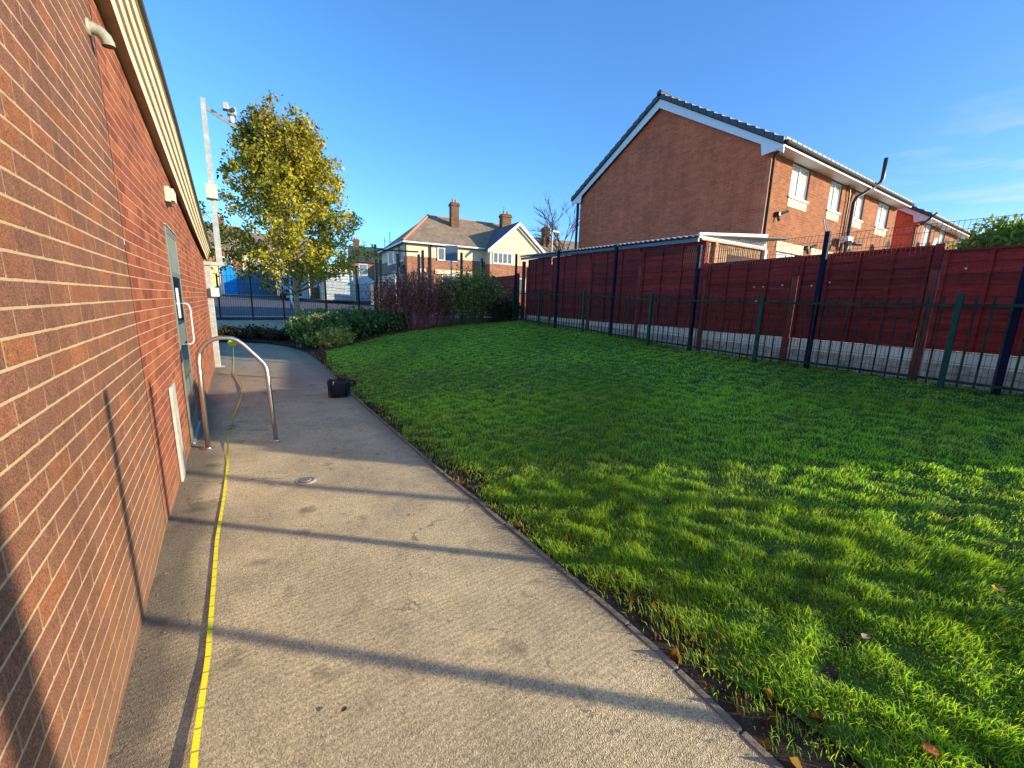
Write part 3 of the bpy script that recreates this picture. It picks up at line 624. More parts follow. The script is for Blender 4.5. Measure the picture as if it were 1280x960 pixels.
# ------------------------------------------------------------------ red timber fence
rfn = thing('timber_fence', (8.6, 4, .65), 'dark red stained timber panel fence with concrete posts and gravel boards', 'fence')
def RX(y): return 8.0 + .13 * y
RY = [-2.05, -.17, 1.70, 3.55, 5.42, 7.42, 9.55, 11.8, 13.55]
for y in RY:
    z = G(RX(y), y); top = 2.55 if y < 5.6 else 2.95
    MB().box(RX(y) - .058, y - .045, z - .15, RX(y) + .05, y + .045, top - .35).build('post', 'redpost', rfn, bev=.008)
    MB().box(RX(y) - .06, y - .05, top - .35, RX(y) + .05, y + .05, top).build('post', 'redwood', rfn)
for i, (a, b_) in enumerate(zip(RY[:-1], RY[1:])):
    a2, b2 = a + .06, b_ - .06; za, zb = float(zf(a)) - .02, float(zf(b_)) - .02
    gb = 1.10 if b_ < 11 else 1.25
    if i == 4: gb = 1.12
    if i >= 6: gb = 1.12
    zt = 2.43 if i < 2 else 2.51
    if i >= 4: zt = [3.0, 3.05, 3.13, 3.2][i - 4] + .0
    def P(y, z, o=0): return (RX(y) + o, y, z)
    mid = (za + gb) / 2 + .05
    MB().add([P(a2, mid + .005, -.02), P(b2, mid + .005, -.02), P(b2, gb, -.02), P(a2, gb, -.02), P(a2, mid + .005, .03), P(b2, mid + .005, .03), P(b2, gb, .03), P(a2, gb, .03)],
             [(0, 1, 2, 3), (7, 6, 5, 4), (0, 4, 5, 1), (1, 5, 6, 2), (2, 6, 7, 3), (3, 7, 4, 0)]).build('gravel_board', 'concrete', rfn)
    MB().add([P(a2, za - .2, -.03), P(b2, zb - .2, -.03), P(b2, mid, -.03), P(a2, mid, -.03), P(a2, za - .2, .03), P(b2, zb - .2, .03), P(b2, mid, .03), P(a2, mid, .03)],
             [(0, 1, 2, 3), (7, 6, 5, 4), (0, 4, 5, 1), (1, 5, 6, 2), (2, 6, 7, 3), (3, 7, 4, 0)]).build('gravel_board', 'concrete_dark', rfn)
    mb = MB(); ns = int((zt - gb) / .135); wob = [random.uniform(-.012, .012) for _ in range(ns + 2)]
    for s_ in range(ns):
        p0 = gb + .01 + (zt - gb) * s_ / ns; p1 = gb + (zt - gb) * (s_ + 1) / ns + .012
        w0, w1 = wob[s_], wob[s_ + 1]
        mb.add([P(a2, p0 + w0 * .5, -.022), P(b2, p0 + w1 * .5, -.022), P(b2, p1 + w1 * .3, -.004), P(a2, p1 - w0 * .3, -.004), P(a2, p0, .0), P(b2, p0, .0), P(b2, p1, .008), P(a2, p1, .008)],
               [(0, 1, 2, 3), (7, 6, 5, 4), (0, 4, 5, 1), (1, 5, 6, 2), (2, 6, 7, 3), (3, 7, 4, 0)])
    nb = 4 if i < 4 else 3
    for s_ in range(nb + 1):
        y = a2 + .03 + (b2 - a2 - .06) * s_ / nb; mb.bar(P(y, gb + .01, -.035), P(y, zt, -.035), .045, .03, up=(1, 0, 0))
    mb.bar(P(a2, zt + .012, -.01), P(b2, zt + .012, -.01), .06, .03)
    mb.build('fence_panel', 'redwood', rfn)
for y, z in ((4.28, 2.02), (4.10, 2.02), (3.75, 2.04), (3.25, 2.02), (2.98, 2.07), (4.2, 1.75), (3.2, 1.72), (1.4, 2.2)):
    MB().tube([(RX(y) - .055, y, z), (RX(y) - .038, y, z)], .014, 8).build('fixing', 'white', rfn)
# low red fence beyond the corner
lf = thing('timber_fence', (10, 15.5, .9), 'short low red timber fence section beyond the lawn corner', 'fence')
mb = MB()
for s_ in range(13): z = .9 + .14 * s_; mb.bar((9.95, 14.5, z + .07), (10.6, 19.5, z + .07), .02, .145)
mb.build('fence_panel', 'redwood', lf)
for t in (0, .5, 1): MB().box(9.9 + .65 * t - .05, 14.45 + 5 * t - .05, .7, 9.9 + .65 * t + .05, 14.45 + 5 * t + .05, 2.78).build('post', 'redwood', lf)
# ------------------------------------------------------------------ lean-to with corrugated roof
lt_ = thing('lean_to', (10.5, 9.5, .8), 'lean-to with corrugated roof between the red fence and the brick house', 'lean-to')
V = []; F = []; n = 150; ys_ = np.linspace(5.66, 14.0, n)
for i, y in enumerate(ys_):
    w = .022 * math.sin(i * math.pi / 1.5); ze = 3.10 + .03 * (y - 5.7)
    xa = RX(y) - .16
    V += [(xa, y, ze + .05 + w), (12.86, y, ze + .40 + w), (xa, y, ze + .035 + w), (12.86, y, ze + .385 + w)]
    if i: q_ = 4 * i; F += [(q_ - 4, q_ - 3, q_ + 1, q_), (q_ - 2, q_ + 2, q_ + 3, q_ - 1), (q_ - 4, q_, q_ + 2, q_ - 2)]
MB().add(V, F).build('corrugated_roof', 'corr', lt_)
MB().bar((RX(5.66) - .10, 5.66, 3.05), (RX(14) - .10, 14.0, 3.30), .05, .075).build('roof_beam', 'sign_back', lt_)
MB().add([(8.66, 5.66, 3.10), (12.70, 6.20, 3.26), (12.70, 6.20, 3.66), (8.66, 5.66, 3.21), (8.66, 5.70, 3.10), (12.70, 6.24, 3.26), (12.70, 6.24, 3.66), (8.66, 5.70, 3.21)],
         [(0, 1, 2, 3), (7, 6, 5, 4), (0, 4, 5, 1), (1, 5, 6, 2), (2, 6, 7, 3), (3, 7, 4, 0)]).build('fascia_board', 'white', lt_)
MB().bar((8.7, 5.64, 3.075), (12.7, 6.18, 3.235), .04, .04).build('gutter', 'terracotta', lt_)
mb = MB()
for i in range(30): t = i / 30; x = 9.1 + 3.5 * t; y = 5.74 + .5 * t; mb.box(x, y, .8, x + .045, y + .03, 3.08 + .15 * t)
mb.build('slatted_screen', 'timber', lt_)
MB().box(9.35, 5.68, .8, 9.44, 5.74, 3.09).build('post', 'timber', lt_); MB().box(12.5, 6.12, .8, 12.62, 6.2, 3.2).build('post', 'white', lt_)
MB().box(8.9, 5.9, 1.0, 12.8, 5.95, 2.9).build('back_panel', plain('shed_dark', (.05, .025, .02), .9), lt_)
MB().bar((RX(13.9) + .02, 13.95, .9), (RX(13.9) + .02, 13.95, 3.2), .1, .1).build('post', 'redwood', lt_)
# ------------------------------------------------------------------ main brick house
def gable_house(name, X0, X1, Y0, Y1, zb, zs, pitch, label, wins, end_y=None):
    h = thing(name, ((X0 + X1) / 2, (Y0 + Y1) / 2, zb), label, 'house')
    ym = (Y0 + Y1) / 2; rise = math.tan(pitch) * (Y1 - Y0) / 2
    # gable wall (-X)
    MB().add([(X0, Y0, zb), (X0, Y1, zb), (X0, Y1, zs), (X0, ym, zs + rise), (X0, Y0, zs)], [(0, 1, 2, 3, 4)]).build('wall', 'brick_house', h)
    MB().add([(X1, Y0, zb), (X1, Y1, zb), (X1, Y1, zs), (X1, ym, zs + rise), (X1, Y0, zs)], [(0, 1, 2, 3, 4)]).quad((X0, Y1, zb), (X1, Y1, zb), (X1, Y1, zs), (X0, Y1, zs)).build('wall', 'brick_house', h)
    # front wall with openings
    xs = sorted({X0, X1} | {w[0] for w in wins} | {w[1] for w in wins}); zs_ = sorted({zb, zs} | {w[2] for w in wins} | {w[3] for w in wins})
    mb = MB()
    for a, b_ in zip(xs[:-1], xs[1:]):
        for c, d in zip(zs_[:-1], zs_[1:]):
            cx_, cz = (a + b_) / 2, (c + d) / 2
            if any(w[0] < cx_ < w[1] and w[2] < cz < w[3] for w in wins): continue
            mb.quad((a, Y0, c), (b_, Y0, c), (b_, Y0, d), (a, Y0, d))
    for w in wins:
        a, b_, c, d = w[:4]
        for p_, q_ in (((a, c), (a, d)), ((b_, c), (b_, d)), ((a, c), (b_, c)), ((a, d), (b_, d))):
            mb.quad((p_[0], Y0, p_[1]), (q_[0], Y0, q_[1]), (q_[0], Y0 + .1, q_[1]), (p_[0], Y0 + .1, p_[1]))
    mb.build('wall', 'brick_front', h)
    for w in wins:
        a, b_, c, d = w[:4]; y = Y0 + .05; fw = .055; mb = MB()
        mb.box(a, y, c, a + fw, y + .05, d).box(b_ - fw, y, c, b_, y + .05, d).box(a + fw, y, c, b_ - fw, y + .05, c + fw).box(a + fw, y, d - fw, b_ - fw, y + .05, d)
        mid = (a + b_) / 2; mb.box(mid - .04, y - .005, c + fw, mid + .04, y + .05, d - fw)
        wo = mb.build('window', 'white', h)
        MB().box(a + fw, y + .02, c + fw, b_ - fw, y + .03, d - fw).build('pane', 'curtain_glass', wo)
        MB().box(a - .05, Y0 - .05, c - .06, b_ + .05, Y0 + .05, c - .004).build('sill', 'white', wo)
        if c > 4: MB().box(a - .02, Y0 - .012, c - .30, b_ + .02, Y0 - .004, c - .065).build('sill_panel', 'render', wo)
        else: MB().box(a - .1, Y0 - .02, d + .004, b_ + .1, Y0 - .003, d + .30).build('lintel', 'render', wo)
    # roof
    ov = .42; tk_ = .07; ez = zs - math.tan(pitch) * ov + .28
    def slope(y0, y1, za, zb_): return [(y0, za), (y1, zb_), (y1, zb_ + tk_), (y0, za + tk_)]
    rz = zs + rise + .28 + .02
    rf_ = MB().prism(slope(Y0 - ov, ym, ez, rz), 'x', X0 - .16, X1 + .16).prism(slope(Y1 + ov, ym, ez, rz), 'x', X0 - .16, X1 + .16).build('roof', 'slate', h)
    # stepped tile courses at verge and rows over the roof
    mb = MB(); L = math.hypot(ym - Y0 + ov, rz - ez); nt = int(L / .30)
    for sgn, ya in ((1, Y0 - ov), (-1, Y1 + ov)):
        for i in range(nt):
            t0 = i / nt; t1 = (i + 1.06) / nt; y0 = ya + sgn * (ym - Y0 + ov) * t0; y1 = ya + sgn * (ym - Y0 + ov) * t1; z0 = ez + tk_ + (rz - ez) * t0; z1 = ez + tk_ + (rz - ez) * t1
            mb.add([(X0 - .20, y0, z0 - .11), (X1 + .18, y0, z0 - .03), (X1 + .18, y0, z0 + .065), (X0 - .20, y0, z0 + .065), (X0 - .20, y1, z1 - .11), (X1 + .18, y1, z1 - .03), (X1 + .18, y1, z1 + .02), (X0 - .20, y1, z1 + .02)],
                   [(0, 1, 2, 3), (7, 6, 5, 4), (0, 4, 5, 1), (1, 5, 6, 2), (2, 6, 7, 3), (3, 7, 4, 0)])
    mb.build('tile_courses', 'slate', rf_)
    MB().tube([(X0 - .2, ym, rz + .10), (X1 + .2, ym, rz + .10)], .10, 10).build('ridge_tiles', 'slate', rf_)
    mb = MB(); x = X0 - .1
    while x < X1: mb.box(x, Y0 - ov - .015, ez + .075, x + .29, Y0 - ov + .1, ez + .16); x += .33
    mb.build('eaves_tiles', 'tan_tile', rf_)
    # barge boards, boxed eaves, fascia and soffit
    bd = .24
    mb = MB()
    for s_, ya in ((1, Y0 - ov), (-1, Y1 + ov)):
        mb.prism([(ya, ez - .06), (ym, rz - .06), (ym, rz - .06 - bd * 1.15), (ya, ez - .06 - bd * .8)], 'x', X0 - .13, X0 - .10)
        mb.prism([(ya, ez - .05), (ya + s_ * (ov + .2), ez + .10), (ya + s_ * (ov + .14), zs - .17), (ya, zs - .10)], 'x', X0 - .155, X0 - .132)
    mb.build('bargeboard', 'white', h)
    MB().box(X0 - .1, Y0 - ov, zs - .06, X1 + .1, Y0 - ov + .025, ez + .02).build('fascia', 'white', h)
    mb = MB().quad((X0 - .1, Y0 - ov + .02, zs - .05), (X1 + .1, Y0 - ov + .02, zs - .05), (X1 + .1, Y0 + .01, zs - .05), (X0 - .1, Y0 + .01, zs - .05)); mb.build('soffit', 'white', h); mb = MB().quad((X0 - .1, Y1 + ov, zs - .05), (X1 + .1, Y1 + ov, zs - .05), (X1 + .1, Y1, zs - .05), (X0 - .1, Y1, zs - .05))
    mb.build('soffit', 'white', h)
    g_ = MB(); g_.tube([(X0 - .12, Y0 - ov - .05, ez + .02), (X1 + .1, Y0 - ov - .05, ez + .02)], .05, 8); g_.build('gutter', 'black', h)
    MB().box(X0 - .1, Y1 + ov - .02, zs - .06, X1 + .1, Y1 + ov, ez + .02).build('fascia', 'white', h)
    return h, ez
wins = [(14.35, 15.58, 5.0, 5.93), (17.15, 18.15, 5.0, 5.93), (19.3, 20.3, 5.0, 5.93), (21.8, 23.1, 5.0, 5.93), (14.1, 15.75, 2.2, 3.36), (16.5, 18.1, 2.2, 3.36), (20.2, 21.9, 2.2, 3.3)]
h1, ez = gable_house('house', 12.92, 24.0, 6.57, 14.25, .6, 6.0, R(31), 'large red brick house with dark tiled gable roof and white bargeboards above the fence', wins)
yo = 6.57
MB().tube([(13.0, 6.12, 6.08), (13.0, 6.16, 6.0), (12.98, 6.45, 5.86), (13.06, 6.50, 5.75), (13.06, 6.50, .7)], .038, 8).build('downpipe', 'black', h1, smooth=True)
MB().tube([(12.93, 6.52, 5.7), (12.93, 6.52, .7)], .03, 8).build('downpipe', 'terracotta', h1, smooth=True)
MB().tube([(12.83, 14.32, 5.95), (12.83, 14.32, .7)], .055, 8).tube([(12.83, 14.66, 6.1), (12.83, 14.6, 6.0), (12.83, 14.32, 5.9)], .04, 8).build('downpipe', 'black', h1, smooth=True)
MB().tube([(19.0, 6.47, .8), (19.0, 6.47, 5.45), (19.08, 6.44, 5.62), (19.75, 6.03, 6.15), (19.8, 6.0, 6.3), (19.8, 6.0, 6.98)], .062, 10).build('soil_pipe', plain('brown_pipe', (.07, .045, .04), .4), h1, smooth=True)
MB().tube([(18.4, 6.5, 5.95), (18.55, 6.5, 5.85), (18.62, 6.5, 5.5), (18.6, 6.5, 5.0), (18.6, 6.5, .8)], .03, 8).build('waste_pipe', plain('brown_pipe_thin', (.10, .06, .05), .4), h1, smooth=True)
def spot(x, z, par, Y=6.57):
    o = MB().box(x - .08, Y - .12, z - .06, x + .08, Y, z + .06).build('security_light', 'black', par, bev=.01)
    MB().bar((x + .08, Y - .1, z + .02), (x + .25, Y - .2, z + .09), .09, .08).build('lamp_head', 'black', o)
    MB().bar((x - .02, Y - .06, z - .06), (x + .02, Y - .1, z - .2), .05, .05).build('sensor', 'black', o)
spot(13.75, 4.38, h1); spot(15.98, 3.62, h1)
c_ = MB().box(18.3, 6.2, 4.0, 18.75, 6.45, 4.22).build('camera_cluster', 'white', h1, bev=.02)
MB().tube([(18.3, 6.25, 3.95), (18.2, 6.1, 3.95)], .09, 10).tube([(18.85, 6.2, 4.0), (19.15, 6.1, 4.0)], .07, 10).build('camera', 'black', c_)
MB().tube([(18.5, 6.2, 3.7), (18.4, 6.05, 3.62)], .08, 10).tube([(18.7, 6.3, 3.98), (18.6, 6.3, 3.6)], .025, 6).build('camera', 'galv', c_)
def dish(x, y, z, r, par, mat='wire'):
    n = 18; V = [(x, y + .06, z)]; F = []
    for j, (f_, d) in enumerate(((.5, .04), (1, -.02))):
        for k in range(n): a = 2 * math.pi * k / n; V.append((x + r * f_ * math.cos(a), y + d, z + r * 1.1 * f_ * math.sin(a)))
    F += [(0, 1 + k, 1 + (k + 1) % n) for k in range(n)] + [(1 + k, 1 + n + k, 1 + n + (k + 1) % n, 1 + (k + 1) % n) for k in range(n)]
    o = MB().add(V, F).build('satellite_dish', mat, par, smooth=True)
    MB().bar((x, y + .05, z), (x, y + .35, z - .1), .03, .03).bar((x, y, z - r), (x, y - .3, z - .05), .02, .02).build('dish_arm', 'galv', o)
dish(22.3, 6.2, 4.15, .28, h1)
wins2 = [(26.8, 28.0, 4.0, 5.7), (29.3, 30.5, 4.0, 5.7), (33, 34.4, 4.8, 5.7), (37, 38.4, 4.8, 5.7)]
h2, ez2 = gable_house('house', 25.9, 41.0, 6.25, 13.9, .6, 5.75, R(31), 'second brick house further along the row, mostly hidden by the conifer', wins2)
dish(26.9, 5.8, 4.6, .35, h2, 'white'); dish(28.6, 5.8, 4.75, .35, h2)
MB().tube([(25.8, 5.7, 5.9), (25.6, 5.9, 5.6), (25.4, 6.2, 5.3), (25.4, 6.2, .8)], .04, 8).build('downpipe', 'black', h2)
# ------------------------------------------------------------------ plants
def leafcloud(name, C, size, mat, cols, parent=None, flat=.0, aspect=1.6, up=None):
    n = len(C); s_ = size * rng.uniform(.6, 1.4, n)
    a = rng.normal(size=(n, 3)); 
    if up is not None: a = a * (1 - up) + np.array([0, 0, 1.0]) * up * 1.6
    a /= np.linalg.norm(a, axis=1)[:, None]
    b = np.cross(a, rng.normal(size=(n, 3))); b /= np.linalg.norm(b, axis=1)[:, None]
    a = a * (s_ * aspect / 2)[:, None]; b = b * (s_ / 2)[:, None]
    V = np.stack([C - a, C + b, C + a, C - b], 1).reshape(-1, 3)
    q = np.arange(n) * 4; F = np.stack([q, q + 1, q + 2, q + 3], -1)
    off = Vector((0, 0, 0)) if parent is None else parent.location
    V = V - np.array(off)
    return fastmesh(name, V, F, mat, np.repeat(cols, 4, 0), parent=parent)
def pal(n, cs, w=None):
    cs = np.array(cs); idx = rng.choice(len(cs), n, p=w); c = cs[idx] * rng.uniform(.7, 1.3, (n, 1)); return c
# autumn tree
tx, ty = 2.12, 18.3; tz = G(tx, ty)
tree = thing('tree', (tx, ty, tz), 'upright young tree with yellow and green autumn leaves beyond the path end', 'tree')
tb = MB(); prof = [(0, .115), (.6, .10), (1.8, .09), (3.2, .075), (5, .05), (6.8, .03), (8.2, .012)]
def axisx(z): return tx + .04 * math.sin(z * 1.1), ty + .04 * math.cos(z * .9)
tb.tube([(*axisx(z), tz + z) for z, r in prof], [r for z, r in prof], 10)
def crown_r(z):   # radius against height above ground
    return float(np.interp(z, [1.5, 2.0, 2.7, 3.5, 4.4, 5.3, 6.2, 7.1, 7.8, 8.5], [.3, 1.9, 2.6, 2.8, 2.35, 1.9, 1.5, 1.1, .7, .1]))
CL = []; tips = []
for i in range(112):
    z0 = random.uniform(1.6, 6.6) if i < 84 else random.uniform(3.6, 6.4) if i > 12 else random.uniform(1.75, 2.6); ang = i * 2.399 + random.uniform(-.4, .4)
    x0, y0 = axisx(z0); steep = np.interp(z0, [1.7, 3.5, 7], [.45, .95, 1.7]) * random.uniform(.8, 1.2)
    # climb until the crown surface
    L = .3
    while L < 4.5:
        zz = z0 + L * steep / math.hypot(1, steep); rr = L / math.hypot(1, steep)
        if rr > crown_r(zz) * random.uniform(.88, 1.04) or zz > 8.6: break
        L += .12
    d = Vector((math.cos(ang), math.sin(ang), steep)).normalized(); p0 = Vector((x0, y0, tz + z0)); pts = []
    for k in range(6):
        t = k / 5; pts.append(p0 + d * L * t + Vector((random.uniform(-.05, .05), random.uniform(-.05, .05), .10 * L * t * t - .05 * L * t)))
    tb.tube(pts, [.03 * (1 - t / 6) + .005 for t in range(6)], 5)
    for k in range(2, 6):
        for s_ in range(3):
            q_ = pts[k] + Vector((random.gauss(0, 1), random.gauss(0, 1), random.gauss(0, .7))).normalized() * random.uniform(.2, .55) * (.6 + .5 * min(L, 2) / 2)
            tb.tube([pts[k], q_], [.009, .003], 3); CL.append((pts[k], q_))
for dx_, h_ in ((-.55, 8.35), (.62, 8.4), (-.1, 7.8), (.2, 7.7), (-1.0, 7.3), (1.15, 7.0)):
    base = Vector((*axisx(6.2), tz + 6.2)); tip = Vector((tx + dx_ * .84, ty + dx_ * .55, tz + h_)); tb.tube([base, (base + tip) / 2 + Vector((.05, 0, .1)), tip], [.025, .015, .004], 5)
    for k in range(7):
        t = .35 + .65 * k / 6; p_ = base.lerp(tip, t); CL.append((p_, p_ + Vector((random.gauss(0, .18), random.gauss(0, .18), random.gauss(.05, .12)))))
tb.build('trunk', 'bark', tree, smooth=True)
C = []
for a, b_ in CL:
    m_ = rng.integers(22, 56); t = rng.uniform(.1, 1.15, m_)[:, None]
    C.append(np.array(a) * (1 - t) + np.array(b_) * t + rng.normal(0, .10, (m_, 3)))
C = np.concatenate(C); C = C[(C[:, 2] - tz) > 2.38 + rng.normal(0, .10, len(C)) - .5 * (C[:, 0] < tx - .6)]
hz = (C[:, 2] - tz); side = (C[:, 0] - tx) * .84 - (C[:, 1] - ty) * .55
cl = pal(len(C), [(.12, .17, .025), (.22, .25, .03), (.46, .39, .04), (.32, .22, .045), (.07, .10, .02)], [.26, .30, .22, .10, .12])
yel = (rng.random(len(C)) < np.clip(.30 + .18 * side + .10 * (hz < 4), .08, .75)); cl[yel] = pal(yel.sum(), [(.62, .52, .04), (.55, .45, .05), (.42, .42, .04)])  # yellower toward the sun, sunlight put into the leaf colour
brn = (rng.random(len(C)) < np.clip((hz - 6) * .2, 0, .45)); cl[brn] = pal(brn.sum(), [(.24, .15, .06), (.30, .20, .07), (.16, .10, .05)])
leafcloud('crown', C, .074, 'leaf', cl, tree, aspect=1.5)
print('tree leaves', len(C))
def shrub(name, cx, cy, rx, ry, h, label, cols, w, nstem, nleaf, lsize, stemcol, spread=.5, rz=0, lean=0, leafy=1, cat='shrub', upright=False, up=None, group=None):
    z0 = G(cx, cy); t_ = thing(name, (cx, cy, z0), label, cat, group); st_ = MB(); C = []
    for i in range(nstem):
        a = random.uniform(0, 2 * math.pi); r = math.sqrt(random.random()); bx, by = cx + rx * r * math.cos(a) * .75, cy + ry * r * math.sin(a) * .75
        top = h * (1 - .35 * r * r) * random.uniform(.75, 1.08); ox, oy = (random.gauss(0, .12) + math.cos(a) * r * .3 * rx) * spread * 2, (random.gauss(0, .12) + math.sin(a) * r * .3 * ry) * spread * 2
        ca, sa = math.cos(rz), math.sin(rz)
        def rot2(x, y): return cx + (x - cx) * ca - (y - cy) * sa, cy + (x - cx) * sa + (y - cy) * ca
        p0 = Vector((*rot2(bx, by), G(*rot2(bx, by)) - .02)); p1 = Vector((*rot2(bx + ox, by + oy), z0 + top)); pm = (p0 + p1) / 2 + Vector((random.gauss(0, .04), random.gauss(0, .04), .1 * h))
        st_.tube([p0, pm, p1], [.008, .006, .003], 3)
        if upright:
            for _ in range(2):
                q0 = p0.lerp(p1, random.uniform(.3, .7)); q1 = q0 + Vector((random.gauss(0, .12), random.gauss(0, .12), random.uniform(.25, .5) * h)); st_.tube([q0, q1], [.006, .003], 3)
        for k in range(nleaf):
            t = random.uniform(.15, 1.0) if not upright else random.uniform(.3, 1.02); q_ = p0 * (1 - t) ** 2 + pm * 2 * t * (1 - t) + p1 * t * t
            C.append(q_ + Vector((random.gauss(0, .075), random.gauss(0, .075), random.gauss(0, .06))))
    C = np.array([tuple(c) for c in C])
    st_.build('stems', stemcol, t_)
    leafcloud('foliage', C, lsize, 'leaf', pal(len(C), cols, w), t_, up=up)
    return t_
mt['redstem'] = plain('red_stem', (.42, .12, .11), .6, var=.4); mt['greenstem'] = plain('green_stem', (.14, .15, .05), .7, var=.4)
hedgec = [(.10, .17, .045), (.16, .27, .06), (.30, .38, .16), (.06, .10, .03)]
hs = [(2.55, 15.4, 1.0, .8, 1.05), (3.6, 16.3, 1.0, .8, 1.1), (4.5, 16.9, 1.0, .8, 1.0), (2.9, 17.0, 1.2, .8, 1.15), (5.2, 16.5, .8, .6, .85)]
labs = ['spreading green shrub nearest the path corner with a bright sunlit side', 'dense dark green shrub behind the lawn edge, second from the path', 'dark green shrub between the hedge middle and the red stemmed shrub', 'pale leaved green shrub around the foot of the autumn tree', 'low dark shrub at the foot of the red stemmed shrub']
for (x, y, rx, ry, h_), lb in zip(hs, labs):
    shrub('shrub', x, y, rx, ry, h_, lb, hedgec + ([(.32, .34, .08)] if lb[0] in 'sp' else [(.06, .05, .03)]), [.3, .3, .18, .14, .08], 150, 30, .07, 'darkbark', group='green shrubs behind the lawn')  # yellow-green leaves mixed in as a painted sunlit highlight
for i, (x, y) in enumerate(((-.2, 19.3), (.8, 19.0), (1.75, 18.4))):
    shrub('shrub', x, y, .75, .5, .42, ['low brownish ground shrub nearest the camera pole', 'low brownish ground shrub in the middle beyond the path end', 'low dark ground shrub beside the tree foot'][i], [(.06, .07, .02), (.10, .09, .04), (.12, .06, .03), (.03, .04, .015)], None, 70, 26, .06, 'darkbark', group='low shrubs beyond the path end')
shrub('dogwood_shrub', 6.3, 16.2, 1.6, .8, 2.3, 'upright shrub of bare dark red stems behind the lawn', [(.34, .11, .09), (.22, .08, .06), (.60, .34, .28), (.14, .13, .05)], None, 340, 34, .05, 'redstem', spread=.8, upright=True, rz=-.55)
shrub('bush', 8.05, 15.25, 1.15, .75, 2.15, 'rounded olive green twiggy bush left of the red fence corner', [(.20, .24, .05), (.36, .38, .08), (.50, .50, .14), (.11, .14, .03)], None, 330, 34, .05, 'greenstem', spread=.8, upright=True, rz=-.6)
shrub('bush', 9.1, 14.2, .6, .5, .9, 'small dark bush in the shaded fence corner', [(.03, .05, .012), (.05, .075, .02)], None, 90, 24, .06, 'darkbark')
shrub('shrub', 2.75, 14.75, .55, .4, .62, 'small golden yellow variegated shrub at the front corner of the bed', [(.55, .56, .12), (.40, .46, .10), (.68, .66, .25)], None, 60, 34, .06, 'darkbark')  # added shrub, its yellow leaf colours paint a sunlit patch
LX = rng.uniform(1.6, 8.4, 5200); LY = np.array([lawn_back(x) for x in LX]) + np.abs(rng.normal(0, .42, 5200)) - .02
kk = LX > np.interp(LY, CY_, CX_) + .08; LX = LX[kk]; LY = LY[kk]; LC = np.stack([LX, LY, zg(LX, LY) + .012], -1); k_ = rng.random(2600) ; EX = np.interp(k_ * 14, CY_, CX_) + rng.uniform(.04, .34, 2600); EC = np.stack([EX, k_ * 14, zg(EX, k_ * 14) + .006], -1)[:420]
lit = leafcloud('leaf_litter', np.concatenate([LC, EC]), .045, 'leaf', pal(len(LC) + len(EC), [(.16, .07, .035), (.24, .11, .05), (.10, .05, .03), (.30, .19, .09)]), up=.75)
tag(lit, 'brown leaf litter scattered over the soil bed in front of the shrubs', 'leaf litter', kind='stuff')
# conifer behind the fence at the right
cf = thing('conifer', (15.6, 2.6, .7), 'rounded sunlit conifer behind the red fence at the right edge', 'tree')
def blobs(cx, cy, cz, rx, ry, rz_, n, rough=.16):
    d = rng.normal(size=(n, 3)); d /= np.linalg.norm(d, axis=1)[:, None]
    k = 1 + rough * np.sin(d[:, 0] * 7 + 3 * d[:, 2]) * np.sin(d[:, 1] * 8 + d[:, 2] * 5) + rough * .6 * np.sin(d[:, 2] * 17 + d[:, 0] * 13)
    r = (rng.random(n) ** .22) * k
    return np.stack([cx + d[:, 0] * rx * r, cy + d[:, 1] * ry * r, cz + d[:, 2] * rz_ * r], -1)
C = np.concatenate([blobs(15.6, 2.1, 2.3, 1.15, .95, 1.45, 20000), blobs(17.6, 3.0, 2.2, 1.5, .9, 1.3, 16000), blobs(15.9, .8, 2.4, 1.2, 1.1, 1.5, 16000)])
leafcloud('crown', C, .06, 'leaf', pal(len(C), [(.20, .30, .035), (.32, .42, .05), (.10, .17, .03)], [.4, .25, .35]), cf, aspect=2, up=.4)
MB().tube([(15.6, 2.6, .6), (15.6, 2.6, 2.4)], [.14, .06], 8).build('trunk', 'bark', cf)
# bare tree behind the house
bt_ = thing('bare_tree', (31.4, 36.6, 1.2), 'leafless tree showing between the cream house roof and the brick house', 'tree')
mb = MB()
def branch(p, d, L, r, dep):
    q_ = p + d * L; mb.tube([p, q_], [r, r * .65], 4)
    if dep == 0: return
    for _ in range(3 if dep > 1 else 4):
        nd = (d + Vector((random.gauss(0, .38), random.gauss(0, .38), random.gauss(.1, .25)))).normalized(); branch(p.lerp(q_, random.uniform(.5, 1)), nd, L * random.uniform(.55, .8), r * .6, dep - 1)
branch(Vector((31.4, 36.6, 1.2)), Vector((0, 0, 1)), 4.4, .2, 5)
mb.build('branches', 'darkbark', bt_)
